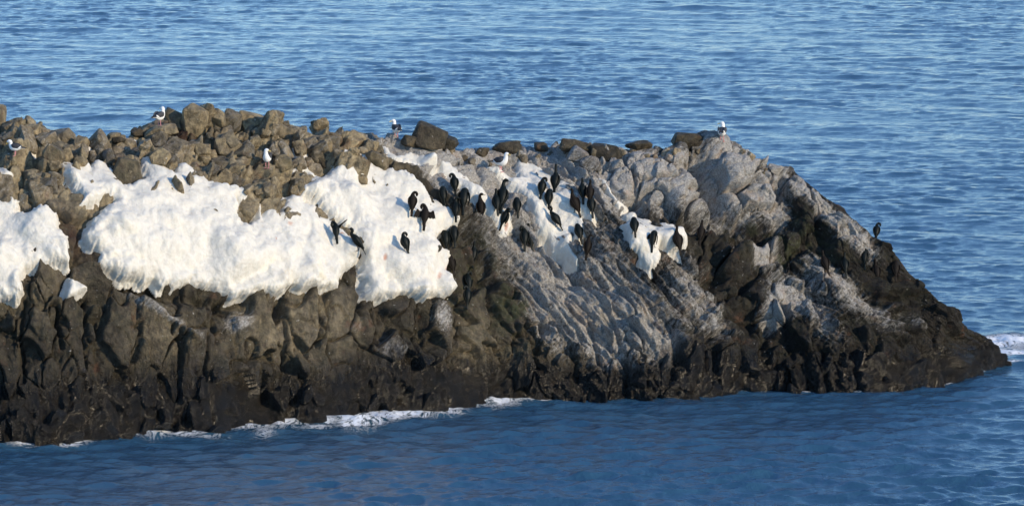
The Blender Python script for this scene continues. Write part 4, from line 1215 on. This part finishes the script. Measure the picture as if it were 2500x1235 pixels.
# px, py of the feet, head height above the feet in px, pose, mirror, turn in degrees (0 = back to the viewer), brown, wings, label
BIRDS = [
    (822, 584, 44, 'preen_front', 1, 10, 0, 'raised', 'cormorant with one wing flung up to the right on the big ice edge'),
    (872, 612, 56, 'ess', 1, 78, 0, 'fold', 'slim cormorant in profile with bill pointing up left between the two big ice sheets'),
    (988, 612, 35, 'preen', 1, 25, 0, 'fold', 'lone preening cormorant low on the cream stained ice sheet'),
    (1003, 514, 46, 'preen', 1, 20, 1, 'fold', 'slender brown cormorant with bowed head above the spread winged bird'),
    (1034, 550, 51, 'preen_front', 1, 0, 1, 'spread', 'cormorant holding both wings spread out to dry'),
    (1084, 496, 39, 'hunch', 1, 10, 0, 'fold', 'hunched black cormorant against the dark slab rib at the top of the middle ice'),
    (1111, 467, 31, 'preen', -1, 0, 0, 'fold', 'cormorant with its neck looped left around a white gap at the narrow ice tongue'),
    (1132, 510, 48, 'hunch', 1, -15, 0, 'droop', 'wide cormorant with drooping wings beside the narrow ice tongue'),
    (1115, 532, 26, 'side', 1, 0, 0, 'fold', 'green backed cormorant just below the wide drooping one with its head to the right'),
    (1178, 503, 55, 'side', 1, 0, 1, 'fold', 'brown cormorant alone on the slab with its bill to the right'),
    (1210, 516, 53, 'upright', 1, 20, 0, 'fold', 'cormorant half hidden behind the tall one looking right'),
    (1226, 508, 68, 'side', 1, 5, 0, 'fold', 'tall cormorant in the middle with open neck curve and bill to the right'),
    (1232, 543, 32, 'preen', 1, -35, 0, 'droop', 'stooping cormorant with a curled neck above the rust stained knob'),
    (1261, 522, 36, 'hunch', 1, 5, 0, 'fold', 'hunched cormorant with tucked head right of the tall pair'),
    (1277, 562, 47, 'preen_front', 1, 15, 0, 'fold', 'cormorant bowing its neck to the left above the lowest one on the slab'),
    (1294, 602, 54, 'upright', 1, 15, 0, 'fold', 'lowest upright cormorant of the middle slab with its tail hanging on bare rock'),
    (1320, 476, 36, 'preen', 1, 10, 0, 'fold', 'cormorant with its neck looped to the right left of the tall straight necked bird'),
    (1342, 502, 34, 'hunch', 1, -20, 0, 'fold', 'hunched cormorant directly below the looped neck bird'),
    (1357, 464, 61, 'long', 1, 0, 0, 'fold', 'green backed cormorant with a straight stretched neck highest on the ice strip'),
    (1357, 554, 42, 'ess', 1, 70, 0, 'fold', 'cormorant in left profile with thin bill in the centre of the ice strip'),
    (1404, 518, 56, 'upright', 1, 30, 1, 'fold', 'brown cormorant beside the rusty stain on the ice strip'),
    (1421, 486, 46, 'upright', 1, 15, 0, 'fold', 'upper dark cormorant of the cluster at the right rim of the ice strip'),
    (1438, 490, 34, 'upright', 1, 10, 1, 'fold', 'brown cormorant tucked right behind the upper dark one of the cluster'),
    (1443, 512, 30, 'hunch', 1, 0, 0, 'fold', 'lowest hunched cormorant of the cluster at the right rim of the ice strip'),
    (1414, 586, 33, 'hunch', 1, 10, 0, 'fold', 'round hunched cormorant near the bottom of the ice strip'),
    (1432, 622, 45, 'side', 1, 10, 1, 'fold', 'grey brown cormorant on bare rock below the ice strip'),
    (1546, 570, 31, 'hunch', 1, 5, 0, 'fold', 'squat green cormorant at the top of the right ice cushion'),
    (1597, 604, 39, 'hunch', 1, -10, 0, 'droop', 'largest hunched cormorant with wings hanging in the middle of the right ice cushion'),
    (1650, 636, 56, 'upright', 1, 35, 1, 'fold', 'slim brown cormorant against white ice at the right end of the ice cushion'),
    (1708, 588, 42, 'upright', 1, 10, 1, 'fold', 'shaded brown cormorant on dark rock right of the ice cushion'),
    (1089, 590, 32, 'hunch', -1, 10, 0, 'fold', 'left cormorant of the dark pair at the head of the black cleft'),
    (1108, 592, 37, 'hunch', 1, 0, 0, 'fold', 'right cormorant of the dark pair at the head of the black cleft'),
    (1101, 662, 30, 'hunch', -1, 20, 1, 'fold', 'dark cormorant in the cleft beside the lower ice rim'),
    (1155, 676, 40, 'upright', 1, 0, 0, 'fold', 'green cormorant standing deep in the black cleft'),
    (1141, 676, 30, 'preen', 1, 20, 0, 'fold', 'cormorant in the cleft pressed against the green one'),
    (1138, 742, 42, 'preen', -1, 10, 0, 'fold', 'lowest cormorant preening to the left under the cleft'),
    (2138, 581, 37, 'preen', 1, 0, 0, 'fold', 'lone cormorant outlined against the sea on the right slope'),
    (2017, 662, 36, 'upright', 1, 15, 1, 'fold', 'brown cormorant above the pale slab strip on the shaded right flank'),
    (2062, 660, 30, 'upright', 1, 20, 0, 'fold', 'dark cormorant in the hollow of the right flank'),
    (2113, 620, 26, 'hunch', 1, 0, 0, 'fold', 'small hunched cormorant below the one outlined on the right slope'),
    (2142, 652, 34, 'upright', 1, 20, 1, 'fold', 'dark brown cormorant halfway down the right flank'),
    (2184, 676, 27, 'hunch', 1, 15, 1, 'fold', 'outermost cormorant close to the right outline of the islet'),
]

def new_thing(name, loc, rz, s_, mirror, label, cat, group):
    e = bpy.data.objects.new(name, None)
    COL.objects.link(e)
    e.empty_display_size = 0.1
    e.location = loc
    e.rotation_euler = (0, 0, rz)
    e.scale = (s_ * mirror, s_, s_)
    tagged(e, label, cat, group)
    return e

def stand(px, py, xs=(0.0,), tries=2):
    """a foothold near the point seen at this place, with room for the upright body in front of the slope"""
    loc, nor, ob = hit(px, py)
    loc = loc.copy()
    for _ in range(tries):
        shift = 0.0
        for dx_ in xs:
            for zz_ in (0.18, 0.34, 0.46):
                ok_, q, n_, _, o_, _ = scene.ray_cast(DG, Vector((loc.x + dx_, loc.y - 2.5, loc.z + zz_)), Vector((0, 1, 0)))
                lim = loc.y + 0.08
                if ok_ and q.y < lim:
                    shift = max(shift, lim - q.y)
        if shift < 0.01:
            break
        ny = loc.y - min(shift, 0.07)
        ok_, q, n_, _, o_, _ = scene.ray_cast(DG, Vector((loc.x, ny, loc.z + 0.5)), Vector((0, 0, -1)))
        if not ok_ or abs(q.z - loc.z) > 0.35:
            break
        loc = q.copy()
    return loc, nor, ob

bpy.context.view_layer.update()
DG = bpy.context.evaluated_depsgraph_get()
SPOTS = []
for (px, py, hpx, pose, mir, turn, brown, wings, label) in BIRDS:
    SPOTS.append(stand(px, py))
for (px, py, hpx, pose, mir, turn, brown, wings, label), (loc, nor, ob) in zip(BIRDS, SPOTS):
    if 'right end of the ice cushion' in label:
        loc = loc + Vector((0, -0.14, 0))
    s_ = hpx * 0.00916 * (loc.y + 120) / 120 / HEIGHT[pose]
    s_ = max(0.70, min(1.18, s_ * 1.07))
    e = new_thing('cormorant', loc + Vector((0, .02, -.008)), math.radians(turn), s_, mir, label, 'cormorant', G_COR)
    e.rotation_euler = (math.radians(random.uniform(-8, 5)), math.radians(random.uniform(-8, 8)), math.radians(turn + random.uniform(-14, 14)))
    for nm, me in parts_for(pose, brown, wings):
        link(nm, me, parent=e)

GTRUNK = [(0, -.30, .235, .035, .006), (0, -.22, .25, .050, .018), (0, -.14, .25, .075, .062), (0, -.04, .245, .098, .096), (0, .055, .265, .094, .100), (0, .11, .315, .070, .074), (0, .125, .375, .053, .056), (0, .13, .425, .050, .052)]
GHEADS = {
    'ahead': ([(0, .145, .455, .050, .050), (0, .18, .462, .036, .036), (0, .202, .455, .014, .015)], ((0, .195, .457), (0, .265, .435))),
    'left': ([(-.012, .135, .455, .050, .050), (-.045, .14, .462, .036, .036), (-.07, .14, .455, .014, .015)], ((-.062, .14, .457), (-.135, .14, .435))),
    'right': ([(.012, .135, .455, .050, .050), (.045, .14, .462, .036, .036), (.07, .14, .455, .014, .015)], ((.062, .14, .457), (.135, .14, .435))),
    'down': ([(0, .17, .445, .050, .050), (0, .21, .425, .038, .038), (0, .228, .405, .014, .015)], ((0, .223, .41), (0, .262, .345))),
}
GM = {}
def gull_parts(head):
    if head in GM:
        return GM[head]
    hp, bill = GHEADS[head]
    L = [('body', loft('gull_body', GTRUNK + hp, M_GWHITE, 4, 14), None)]
    a, b = bill
    m_ = [(a[i] * .35 + b[i] * .65) for i in range(3)]
    L.append(('bill', loft('gull_bill', [(*a, .012, .015), (*m_, .009, .013), (*b, .003, .004)], M_YELLOW, 3, 8), None))
    L.append(('mantle', loft('gull_mantle', [(0, .115, .345, .030, .018), (0, .07, .348, .066, .030), (0, .0, .335, .086, .042), (0, -.1, .305, .076, .040), (0, -.19, .28, .040, .022), (0, -.24, .27, .012, .010)], M_SLATE, 4, 12), None))
    for s_ in (-1, 1):
        wing = loft('gull_wing', [(s_ * .066, .085, .315, .012, .03), (s_ * .088, .03, .315, .026, .068), (s_ * .082, -.06, .305, .030, .080), (s_ * .060, -.15, .285, .024, .058), (s_ * .040, -.21, .275, .014, .035)], M_SLATE, 4, 10, (s_, 0, 0))
        tips = [('white_edge', loft('wing_white_edge', [(s_ * .075, -.115, .245, .016, .022), (s_ * .066, -.165, .275, .018, .028), (s_ * .045, -.20, .305, .014, .020)], M_GWHITE, 3, 8)),
                ('wing_tip', loft('wing_black_tip', [(s_ * .045, -.19, .268, .012, .024), (s_ * .032, -.27, .258, .010, .018), (s_ * .012, -.37, .25, .004, .006)], M_PRIM, 3, 8))]
        L.append(('wing', wing, tips))
        L.append(('leg', leg_mesh('gull_leg', s_ * .038, -.01, .19, M_PINK, .055), None))
    e_ = np.array(hp[0][:3])
    GM[head] = L
    return L

GULLS = [
    (390, 308, 46, 'left', 1, -35, 'slate backed gull on a tan slab at the highest point of the left ridge'),
    (967, 339, 46, 'left', 1, 25, 'gull with dark wings standing on the skyline left of the big dark boulder'),
    (1224, 420, 48, 'ahead', 1, -118, 'white breasted gull in right profile with a yellow bill above the crowded ice'),
    (1763, 347, 48, 'left', 1, -8, 'gull seen from behind on top of the far right outcrop'),
    (652, 411, 49, 'left', 1, 170, 'gull facing the viewer on pink legs in the middle of the left rubble'),
    (52, 385, 40, 'down', 1, 80, 'gull bending forward with its bill down among the stones at far left'),
]
def open_perch(px, py):
    """the nearest foothold on which a bird facing left has head room"""
    best = None
    for dx_ in range(-24, 28, 4):
        for dy_ in range(-22, 20, 3):
            loc, nor, ob = hit(px + dx_, py + dy_)
            if ob is None or nor.z < 0.2:
                continue
            blocked = 0
            for xx in (-0.24, -0.18, -0.1, 0.0, 0.12, 0.22):
                for zz_ in (0.2, 0.3, 0.42):
                    ok_, q, *_r = scene.ray_cast(DG, Vector((loc.x + xx, loc.y - 2.0, loc.z + zz_)), Vector((0, 1, 0)))
                    blocked += bool(ok_ and q.y < loc.y + 0.12)
            cost = blocked * 14 + math.hypot(dx_, dy_)
            if best is None or cost < best[0]:
                best = (cost, loc.copy(), nor.copy(), ob)
    return best[1:]

GS = [open_perch(g[0], g[1]) if g[3] == 'down' else hit(g[0], g[1]) for g in GULLS]
for (px, py, hpx, head, mir, turn, label), (loc, nor, ob) in zip(GULLS, GS):
    s_ = hpx * 0.0092 * (loc.y + 120) / 120 / 0.49
    e = new_thing('gull', loc + Vector((0, .02, -.004)), math.radians(turn), s_, mir, label, 'gull', G_GULL)
    for nm, me, subs in gull_parts(head):
        p_ = link(nm, me, parent=e)
        for sn, sm in (subs or ()):
            link(sn, sm, parent=p_)
